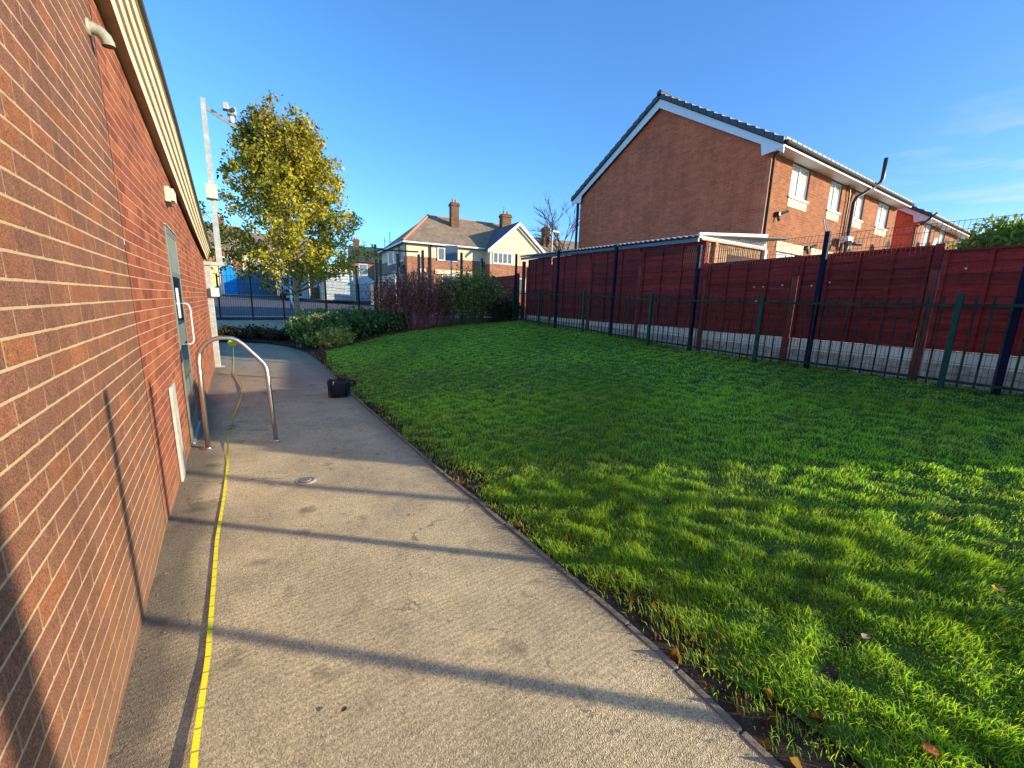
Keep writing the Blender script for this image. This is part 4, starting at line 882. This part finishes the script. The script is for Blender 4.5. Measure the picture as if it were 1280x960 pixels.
# ------------------------------------------------------------------ back fence and gate
bf = thing('mesh_boundary_fence', (6, 18, .5), 'black post and mesh fence with a tall framed gate behind the shrubs', 'fence')
P17 = [(9.37, 13.8, 3.44), (9.04, 15.96, 3.4), (8.35, 16.5, 3.62), (6.97, 17.4, 3.67), (6.83, 17.5, 3.5), (6.05, 17.95, 3.5), (5.45, 18.4, 3.5), (5.30, 18.5, 3.85)]
for x, y, zt in P17[1:]:
    MB().box(x - .045, y - .045, .3, x + .045, y + .045, zt).build('post', 'black_steel', bf)
MB().bar((5.45, 18.4, 3.64), (6.83, 17.5, 3.60), .05, .06).build('gate_crossbar', 'black_steel', bf)
def mesh_panel(par, a, b_, z0a, z0b, z1a, z1b, pitch=.1, th=.006, mat='wire', nh=8):
    mb = MB(); L = math.dist(a, b_); k = int(L / pitch)
    for i in range(1, k): t = i / k; x = a[0] + (b_[0] - a[0]) * t; y = a[1] + (b_[1] - a[1]) * t; mb.bar((x, y, z0a + (z0b - z0a) * t), (x, y, z1a + (z1b - z1a) * t), th, th)
    for j in range(nh + 1): t = j / nh; mb.bar((*a, z0a + (z1a - z0a) * t), (*b_, z0b + (z1b - z0b) * t), th * 1.2, th * 1.2)
    return mb.build('mesh_panel', mat, par)
for (a, b_) in zip(P17[:3], P17[1:4]): mesh_panel(bf, a[:2], b_[:2], .5, .5, 1.9, 1.9)
gt = mesh_panel(bf, (5.45, 18.4), (6.83, 17.5), .5, .5, 2.6, 2.6); 
lf2 = thing('mesh_street_fence', (2, 23, .4), 'dark thin mesh fence between the planting and the street', 'fence')
Q = [(5.25, 18.6, 2.3), (4.9, 20.0, 2.25), (3.9, 22.3, 3.0), (2.16, 23.4, 2.9), (.87, 24.2, 2.6), (-.45, 24.9, 2.6), (-3.5, 26, 2.6)]
for x, y, zt in Q: MB().box(x - .04, y - .04, .1, x + .04, y + .04, zt).build('post', 'black_steel', lf2)
for a, b_ in zip(Q[:-1], Q[1:]): mesh_panel(lf2, a[:2], b_[:2], .3, .3, min(a[2], 2.55) - .05, min(b_[2], 2.55) - .05, .10, .011, nh=6)
# ------------------------------------------------------------------ cream house (own local frame)
ca = R(-5.5)
ch = thing('semi_detached_house', (12.44, 34.5, 1.2), 'cream rendered semi-detached house with brick lower wall and brown hipped roof', 'house', rz=ca)
def L(mb, name, mat, par=ch, **k): return mb.build(name, mat, par, local=True, **k)
Z0 = 0; BR = 3.95; EV = 5.05; RG = 8.25; Wd = 13.2; Dp = 10.0
L(MB().box(0, 0, 0, 7.3, Dp, BR).box(7.3, .02, 0, Wd, Dp, BR), 'wall', 'brick_old')
L(MB().box(-.02, -.02, BR, 7.3, Dp, EV).box(7.3, 0, BR, Wd, Dp, EV), 'upper_wall', 'render')
# projecting gable wing x 7.3..12.7
gx0, gx1, gy = 7.1, 12.6, -1.0; gm = (gx0 + gx1) / 2
L(MB().box(gx0, gy, 0, gx1, 0, BR - .25), 'wall', 'brick_old')
L(MB().prism([(gx0, BR - .25), (gx1, BR - .25), (gx1, EV), (gm, EV + 2.3), (gx0, EV)], 'y', gy - .02, 0), 'gable_wall', 'render')
ro = L(MB().add([(-.4, -.4, EV), (Wd + .4, -.4, EV), (Wd + .4, Dp + .4, EV), (-.4, Dp + .4, EV), (3.4, Dp / 2, RG), (Wd - 1, Dp / 2, RG)],
                [(0, 1, 5, 4), (1, 2, 5), (2, 3, 4, 5), (3, 0, 4), (0, 3, 2, 1)]), 'roof', 'oldroof')
L(MB().add([(gx0 - .35, gy - .3, EV - .12), (gm, gy - .3, EV + 2.45), (gx1 + .35, gy - .3, EV - .12), (gx0 - .35, 2.6, EV - .12), (gm, 4.0, EV + 2.45), (gx1 + .35, 2.6, EV - .12)],
           [(0, 1, 4, 3), (1, 2, 5, 4)]), 'wing_roof', 'slate', ro)
mb = MB()
for xa, xb in ((gx0 - .35, gm), (gx1 + .35, gm)): mb.add([(xa, gy - .34, EV - .18), (xb, gy - .34, EV + 2.42), (xb, gy - .34, EV + 2.10), (xa, gy - .34, EV - .45)], [(0, 1, 2, 3)])
L(mb, 'bargeboard', 'white')
L(MB().tube([(-.4, -.4, EV + .03), (3.4, Dp / 2, RG + .03)], .13, 6).tube([(3.4, Dp / 2, RG), (Wd - 1, Dp / 2, RG)], .08, 6), 'ridge_tiles', 'ridge', ro)
L(MB().bar((-.4, -.42, EV - .03), (gx0, -.42, EV - .03), .06, .12).bar((-.42, -.4, EV - .03), (-.42, Dp, EV - .03), .06, .12), 'gutter', 'white')
def chimney(x, y, par, w=.75, d=.6, zb=EV + .9, zt=RG + 1.1, loc=True):
    mb = MB().box(x - w / 2, y - d / 2, zb, x + w / 2, y + d / 2, zt).box(x - w / 2 - .07, y - d / 2 - .07, zt - .3, x + w / 2 + .07, y + d / 2 + .07, zt - .12)
    o = mb.build('chimney', 'chim', par, local=loc)
    mb = MB()
    for k in (-.2, .2): mb.tube([(x + k * w, y, zt), (x + k * w, y, zt + .3)], .1, 8)
    mb.build('chimney_pot', 'ridge', o, local=loc)
    return o
chimney(5.4, 3.4, ro); chimney(10.9, 3.6, ro, 1.0, .7, zt=RG + .75)
def hwin(x0, x1, z0, z1, y, par=ch, nm=3, loc=True):
    mb = MB(); f = .09
    mb.box(x0, y - .06, z0, x1, y - .02, z0 + f).box(x0, y - .06, z1 - f, x1, y - .02, z1)
    for k in range(nm + 1): x = x0 + (x1 - x0 - f) * k / nm; mb.box(x, y - .06, z0 + f, x + f, y - .02, z1 - f)
    o = mb.build('window', 'white', par, local=loc); MB().box(x0 + f, y - .03, z0 + f, x1 - f, y - .015, z1 - f).build('pane', 'glass', o, local=loc); return o
hwin(2.6, 4.4, 3.75, 4.85, -.03); hwin(7.35, 9.3, 3.75, 4.75, gy - .02, nm=4); hwin(3.0, 5.6, 1.2, 2.6, 0, nm=3); hwin(8.5, 10.8, 1.2, 2.6, gy, nm=3)
L(MB().box(2.4, -.08, 2.65, 5.8, -.02, 3.0).box(.9, -.06, 2.7, 1.6, -.02, 3.0), 'lintel', 'render')
L(MB().bar((2.0, -.1, 0), (2.0, -.1, EV), .1, .1), 'downpipe', 'black')
L(MB().bar((-.1, -.12, 0), (-.1, -.12, EV), .1, .1).bar((-.12, 2.2, 0), (-.12, 2.2, EV), .09, .09), 'downpipe', 'black')
# side bay with hung tiles
L(MB().box(-.9, .6, 0, 0, 7.5, 2.6), 'side_bay', 'white'); L(MB().prism([(-1.2, 2.55), (0, 3.3), (0, 2.55)], 'y', .4, 7.8), 'bay_roof', 'slate')
mb = MB()
for y in (1.0, 3.2, 5.4):
    mb.box(-.05, y, 3.6, -.02, y + 1.8, 4.85)
w_ = L(mb, 'window', 'white'); L(MB().box(-.07, 1.15, 3.75, -.052, 2.0, 4.7).box(-.07, 3.35, 3.75, -.052, 4.2, 4.7).box(-.07, 5.55, 3.75, -.052, 6.4, 4.7), 'pane', 'glass', w_)
# television aerials
L(MB().bar((-.2, 5.2, EV), (-.2, 5.2, EV + 1.4), .04, .04).bar((-.2, 7.6, EV), (-.2, 7.6, EV + 1.2), .04, .04).bar((-.2, 7.6, EV + .9), (.9, 7.2, EV + .8), .03, .03).bar((10.7, 3.6, RG + 1), (10.7, 3.6, RG + 1.5), .03, .03), 'aerial', 'wire')
# further semi behind
c2 = thing('terraced_house', (26, 37, 1.2), 'brown roofed house with brick chimney behind the cream gable', 'house', rz=ca)
MB().box(0, 0, 0, 14, 8, 5.0).build('wall', 'render', c2, local=True)
r2 = MB().add([(-.4, -.4, 5), (14.4, -.4, 5), (14.4, 8.4, 5), (-.4, 8.4, 5), (-.3, 4, 7.9), (13, 4, 7.9)], [(0, 1, 5, 4), (1, 2, 5), (2, 3, 4, 5), (3, 0, 4)]).build('roof', 'oldroof', c2, local=True)
chimney(4.1, 2.4, r2, .75, .6, 5.8, 8.75)
# lamp post, sign
lp = thing('lamp_post', (26.3, 32.8, 1.2), 'pale grey street lamp post in front of the cream gable end', 'street lamp')
MB().tube([(26.3, 32.8, 1.2), (26.3, 32.8, 8.3)], [.11, .09], 10).build('column', 'galv', lp); MB().bar((26.2, 32.7, 8.4), (27.3, 33.1, 8.45), .25, .14).build('lantern', 'galv', lp)
sg = thing('traffic_sign', (10.9, 22.9, 1.0), 'back of a square street sign on a grey pole beyond the fence', 'sign')
MB().tube([(10.9, 22.85, .3), (10.9, 22.85, 4.7)], .045, 8).build('pole', 'galv', sg)
MB().bar((10.60, 22.97, 4.30), (11.22, 22.63, 4.30), .02, .86).build('sign_plate', 'sign_back', sg)
# ------------------------------------------------------------------ street background
def backhouse(name, x, y, w, d, zb, ev, rg, rz, wall, roof, label, wins_, chim=None):
    h = thing(name, (x, y, zb), label, 'house', rz=rz)
    MB().box(0, 0, 0, w, d, ev).prism([(0, ev), (d, ev), (d / 2, rg - .03)], 'x', 0, w).build('wall', wall, h, local=True)
    r_ = MB().prism([(-.3, ev - .1), (d / 2, rg), (d / 2, rg + .1), (-.3, ev + .02)], 'x', -.2, w + .2).prism([(d + .3, ev - .1), (d / 2, rg), (d / 2, rg + .1), (d + .3, ev + .02)], 'x', -.2, w + .2).build('roof', roof, h, local=True)
    for a in wins_: hwin(*a, 0, par=h, nm=1)
    if chim:
        for c in chim: chimney(c, d / 2, r_, .8, .6, rg - .8, rg + 1.0)
    return h
backhouse('brick_house', 13.6, 59, 5.0, 7, 1.4, 5.0, 7.2, R(-12), 'brick_old', 'slate', 'red brick house with a white window beyond the garage', [(1.0, 2.1, 3.2, 4.7), (3.6, 4.4, 1.5, 2.8)], [.9])
backhouse('brick_house', 18.2, 56, 9.0, 8, 1.4, 4.6, 7.4, R(-12), 'brick_old', 'slate', 'long red brick house behind the gate frame', [(1.6, 2.6, 3.0, 4.2)])
backhouse('terraced_house', -8, 62, 9.5, 8, 1.4, 5.4, 8.6, R(-4), 'brick_old', 'oldroof', 'brown roofed terraced house seen past the camera pole', [(7.2, 8.6, 2.8, 4.6), (2, 3.2, 3.0, 4.5)], [7.5])
backhouse('terraced_house', 1.6, 61.4, 9.5, 8, 1.4, 5.2, 8.0, R(-4), 'render', 'oldroof', 'pale walled terraced house behind the autumn tree', [(1.0, 2.4, 2.8, 4.4), (5, 6.4, 2.8, 4.4)], [4])
bgw = thing('wall_panel', (-1.0, 49.8, 1.5), 'tall yellow painted wall panel beside the blue gates', 'wall')
MB().box(-3.6, 49.8, 1.4, -.62, 50.0, 4.3).build('panel', 'yellow_wall', bgw); MB().box(-.62, 49.7, 1.4, -.42, 49.9, 4.4).build('corner_post', 'white', bgw)
gb = thing('blue_gates', (1.5, 48, 1.5), 'bright and dark blue corrugated yard gates across the street', 'gate')
mb = MB()
for k in range(7): x = -.38 + k * .155; mb.box(x, 49.5 + .03 * (k % 2), 1.5, x + .16, 49.62 + .03 * (k % 2), 4.25)
mb.build('gate_leaf', 'blue_sheet', gb)
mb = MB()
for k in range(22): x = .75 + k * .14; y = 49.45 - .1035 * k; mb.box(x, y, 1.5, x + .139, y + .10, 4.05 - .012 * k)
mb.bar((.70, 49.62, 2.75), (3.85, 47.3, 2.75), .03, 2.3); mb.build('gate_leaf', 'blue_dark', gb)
mb = MB()
for k in range(9): x = 3.0 + k * .13; mb.box(x, 46.9, 1.5, x + .1, 46.96, 3.6)
mb.build('side_boards', plain('grey_boards', (.14, .13, .13), .8), gb)
MB().box(-.6, 46.4, 1.4, 4.4, 46.6, 1.66).build('gate_kerb', 'pave', gb)
# van facing the camera
vn = thing('van', (4.55, 41.5, 1.35), 'grey van parked nose toward the street behind the tree trunk', 'van', rz=R(-10))
MB().prism([(-.0, .35), (.0, .95), (.25, 1.15), (.75, 1.95), (1.0, 2.1), (4.6, 2.1), (4.7, .35)], 'x', -.95, .95).build('body', 'van', vn, local=True, bev=.06)
MB().add([(-.8, .27, 1.2), (.8, .27, 1.2), (.72, .66, 1.86), (-.72, .66, 1.86)], [(0, 1, 2, 3)]).build('windscreen', 'dark_glass', vn, local=True)
MB().box(-.6, -.03, .6, .6, 0, .85).build('grille', 'black', vn, local=True); MB().box(-.95, -.06, .3, .95, .02, .5).build('bumper', 'black', vn, local=True)
for s_ in (-1, 1):
    MB().box(s_ * .78 - .14, -.03, .66, s_ * .78 + .14, .01, .86).build('headlight', 'white', vn, local=True)
    for y in (.8, 3.8): MB().tube([(s_ * .78, y, .33), (s_ * .97, y, .33)], .33, 16).build('wheel', 'rubber', vn, local=True)
    MB().box(s_ * 1.05 - .08, .7, 1.2, s_ * 1.05 + .08, .8, 1.45).build('mirror', 'black', vn, local=True)
bgx = thing('yard_gate', (5.6, 40, 1.5), 'pale blue and brown boarded yard gates with a brick pier', 'gate')
MB().box(5.15, 40.2, 1.45, 5.75, 40.25, 3.7).build('gate_leaf', 'pale_blue', bgx)
mb = MB()
for k in range(7): mb.box(5.78 + k * .1, 39.9, 1.45, 5.87 + k * .1, 39.96, 3.75)
mb.build('gate_leaf', 'brown_door', bgx); MB().box(6.5, 39.6, 1.4, 6.82, 39.9, 4.1).build('pier', 'brick_old', bgx)
ga = thing('garage', (8, 37.5, 1.5), 'pale garage building with a partly sunlit wide roller door', 'garage')
MB().box(6.5, 38.0, 1.4, 9.1, 42, 4.15).build('wall', 'render', ga); MB().box(6.3, 37.8, 4.15, 9.3, 42.2, 4.32).build('roof', 'felt', ga)
mb = MB()
for k in range(10): mb.box(6.55, 37.93, 1.45 + k * .24, 8.9, 37.98, 1.66 + k * .24)
mb.build('roller_door', 'pale_blue', ga)
MB().box(9.1, 38.2, 1.4, 9.35, 41, 4.1).build('side_strip', 'slate', ga)
sh = thing('garden_shed', (10.8, 38, 1.4), 'small white gabled outbuilding right of the garage', 'shed')
MB().prism([(9.6, 1.4), (11.4, 1.4), (11.4, 2.9), (10.3, 3.6), (9.6, 3.3)], 'y', 39, 41).build('wall', 'white', sh)
wfn = thing('board_fence', (12, 36, 1.3), 'grey weathered board fence across the street by the gate frame', 'fence')
mb = MB()
for k in range(30): x = 9.7 + k * .16; mb.box(x, 35.6 - .02 * k, 1.1, x + .14, 35.64 - .02 * k, 2.75)
mb.build('boards', plain('grey_weathered', (.16, .17, .16), .9, var=.3), wfn)
bc = thing('bollard', (3.3, 31, .8), 'blue painted post by the street fence', 'bollard')
MB().tube([(3.3, 31, .7), (3.3, 31, 2.2)], .09, 10).build('post', 'blue_dark', bc); MB().tube([(3.3, 31, 2.2), (3.3, 31, 2.24)], .11, 10).build('cap', 'blue_dark', bc)
# white characters on a sign rail on the street fence
def text(s_, loc, size, rz, par, mat='white'):
    cu = bpy.data.curves.new('lettering', 'FONT'); cu.body = s_; cu.size = size; cu.extrude = .008; cu.offset = .012
    ob = bpy.data.objects.new('tmp', cu); COL.objects.link(ob); dg = bpy.context.evaluated_depsgraph_get(); me = bpy.data.meshes.new_from_object(ob.evaluated_get(dg))
    bpy.data.objects.remove(ob); o = bpy.data.objects.new('lettering', me); COL.objects.link(o); me.materials.clear(); me.materials.append(mt[mat])
    o.parent = par; o.rotation_euler = (R(90), 0, rz); o.location = Vector(loc) - par.location; return o
bn = thing('fence_sign', (3.0, 22.8, 2.1), 'long see-through fence sign with white numbers left and right of the trunk', 'sign')
aa = math.atan2(22.3 - 23.4, 3.9 - 2.16)
MB().bar((2.15, 23.33, 2.50), (3.75, 22.33, 2.52), .012, .018).bar((2.15, 23.33, 2.05), (3.75, 22.33, 2.06), .012, .012).build('rail', 'white', bn)
for ch_, d_ in (('0', 0), ('1', .40), ('2', .62), ('7', 1.22), ('3', 1.62), ('8', 1.88)): text(ch_, (2.02 + d_ * math.cos(aa), 23.25 + d_ * math.sin(aa), 2.10), .46, aa, bn)
# ------------------------------------------------------------------ unseen shed and added posts outside the frame that shade the scene
sd = thing('garden_shed', (9.5, -1.3, .66), 'tall timber garden shed behind the red fence', 'shed')
MB().box(8.0, -2.25, .5, 11, -.35, 3.2).build('wall', 'redwood', sd); MB().prism([(-2.4, 3.1), (-1.3, 3.45), (-.2, 3.1), (-1.3, 3.2)], 'x', 7.9, 11.1).build('roof', 'felt', sd)
PR = [(4.2, -3.25, 2.95), (4.2, -2.0, 2.83), (4.2, -.72, 2.66)]  # unseen posts, placed only for the shadow bands they cast
pp = MB()
p0 = None
for i, (x, y, zt) in enumerate(PR):
    o = MB().tube([(x, y, G(x, y) - .1), (x, y, zt - .04), (x, y, zt)], [.036, .036, .012] if i else [.075, .075, .03], 10).build('steel_post', 'galv')
    tag(o, ['thick steel post on the lawn, furthest behind the camera', 'middle steel post on the lawn behind the camera', 'steel post on the lawn just out of view to the right'][i], 'post', 'steel posts on the lawn')
# ------------------------------------------------------------------ sky and sun
EL, AZ = 14.2, 134.2    # azimuth measured from +Y toward +X
w = bpy.data.worlds.new('World'); S.world = w; w.use_nodes = True; nt = w.node_tree; nt.nodes.clear()
out = nt.nodes.new('ShaderNodeOutputWorld'); bgn = nt.nodes.new('ShaderNodeBackground'); sky = nt.nodes.new('ShaderNodeTexSky')
sky.sky_type = 'NISHITA'; sky.sun_disc = False; sky.sun_elevation = R(EL); sky.sun_rotation = R(AZ); sky.air_density = 1.0; sky.dust_density = .4; sky.ozone_density = 2.2; sky.altitude = 50
tc = nt.nodes.new('ShaderNodeTexCoord'); mp = nt.nodes.new('ShaderNodeMapping'); nt.links.new(tc.outputs['Generated'], mp.inputs[0]); mp.inputs['Scale'].default_value = (2.2, 2.2, 11); mp.inputs['Rotation'].default_value = (.12, 0, 0)
nz = nt.nodes.new('ShaderNodeTexNoise'); nz.inputs['Scale'].default_value = 2.6; nz.inputs['Detail'].default_value = 7; nz.inputs['Distortion'].default_value = .6; nt.links.new(mp.outputs[0], nz.inputs['Vector'])
rp = nt.nodes.new('ShaderNodeValToRGB'); rp.color_ramp.elements[0].position = .50; rp.color_ramp.elements[1].position = .78; nt.links.new(nz.outputs[0], rp.inputs[0])
sp = nt.nodes.new('ShaderNodeSeparateXYZ'); nt.links.new(tc.outputs['Generated'], sp.inputs[0])
def mth(op, a, b, cl=False):
    m = nt.nodes.new('ShaderNodeMath'); m.operation = op; m.use_clamp = cl
    for s_, v in ((m.inputs[0], a), (m.inputs[1], b)):
        if isinstance(v, (int, float)): s_.default_value = v
        else: nt.links.new(v, s_)
    return m.outputs[0]
rp2 = nt.nodes.new('ShaderNodeValToRGB'); rp2.color_ramp.elements[0].position = .36; rp2.color_ramp.elements[1].position = .58; nt.links.new(nz.outputs[0], rp2.inputs[0])
wisp = mth('MULTIPLY', mth('MULTIPLY', mth('MULTIPLY', mth('SUBTRACT', sp.outputs[0], .915), 22, True), mth('MULTIPLY', mth('SUBTRACT', .42, sp.outputs[2]), 4, True)), mth('MULTIPLY', rp.outputs[0], .8))
bank = mth('MULTIPLY', mth('MULTIPLY', mth('MULTIPLY', mth('SUBTRACT', sp.outputs[0], .95), 40, True), mth('MULTIPLY', mth('SUBTRACT', .165, sp.outputs[2]), 16, True)), mth('ADD', mth('MULTIPLY', rp2.outputs[0], .6), .3))
fac = mth('MAXIMUM', wisp, bank)
hs_ = nt.nodes.new('ShaderNodeHueSaturation'); hs_.inputs['Saturation'].default_value = 1.05; hs_.inputs['Value'].default_value = 2.95; nt.links.new(sky.outputs[0], hs_.inputs['Color'])
mx = nt.nodes.new('ShaderNodeMix'); mx.data_type = 'RGBA'; nt.links.new(fac, mx.inputs[0]); tn = nt.nodes.new('ShaderNodeMix'); tn.data_type = 'RGBA'; tn.blend_type = 'MULTIPLY'; tn.inputs[0].default_value = 1; tn.inputs[7].default_value = (.43, .71, .97, 1); nt.links.new(hs_.outputs[0], tn.inputs[6]); t2 = nt.nodes.new('ShaderNodeMix'); t2.data_type = 'RGBA'; t2.blend_type = 'MULTIPLY'; t2.inputs[7].default_value = (.80, .74, .80, 1); nt.links.new(mth('MULTIPLY', mth('SUBTRACT', sp.outputs[0], .55), 2.6, True), t2.inputs[0]); nt.links.new(tn.outputs[2], t2.inputs[6]); nt.links.new(t2.outputs[2], mx.inputs[6]); mx.inputs[7].default_value = (6.6, 7.0, 7.3, 1)
nt.links.new(mx.outputs[2], bgn.inputs[0]); bgn.inputs[1].default_value = .13; nt.links.new(bgn.outputs[0], out.inputs[0])
sl = bpy.data.lights.new('sun', 'SUN'); sl.energy = 8.5; sl.angle = R(.53); sl.color = (1, .82, .58); so = bpy.data.objects.new('sun', sl); COL.objects.link(so)
dv = Vector((math.sin(R(AZ)) * math.cos(R(EL)), math.cos(R(AZ)) * math.cos(R(EL)), math.sin(R(EL))))
so.rotation_euler = dv.to_track_quat('Z', 'Y').to_euler(); so.location = (20, -20, 20)
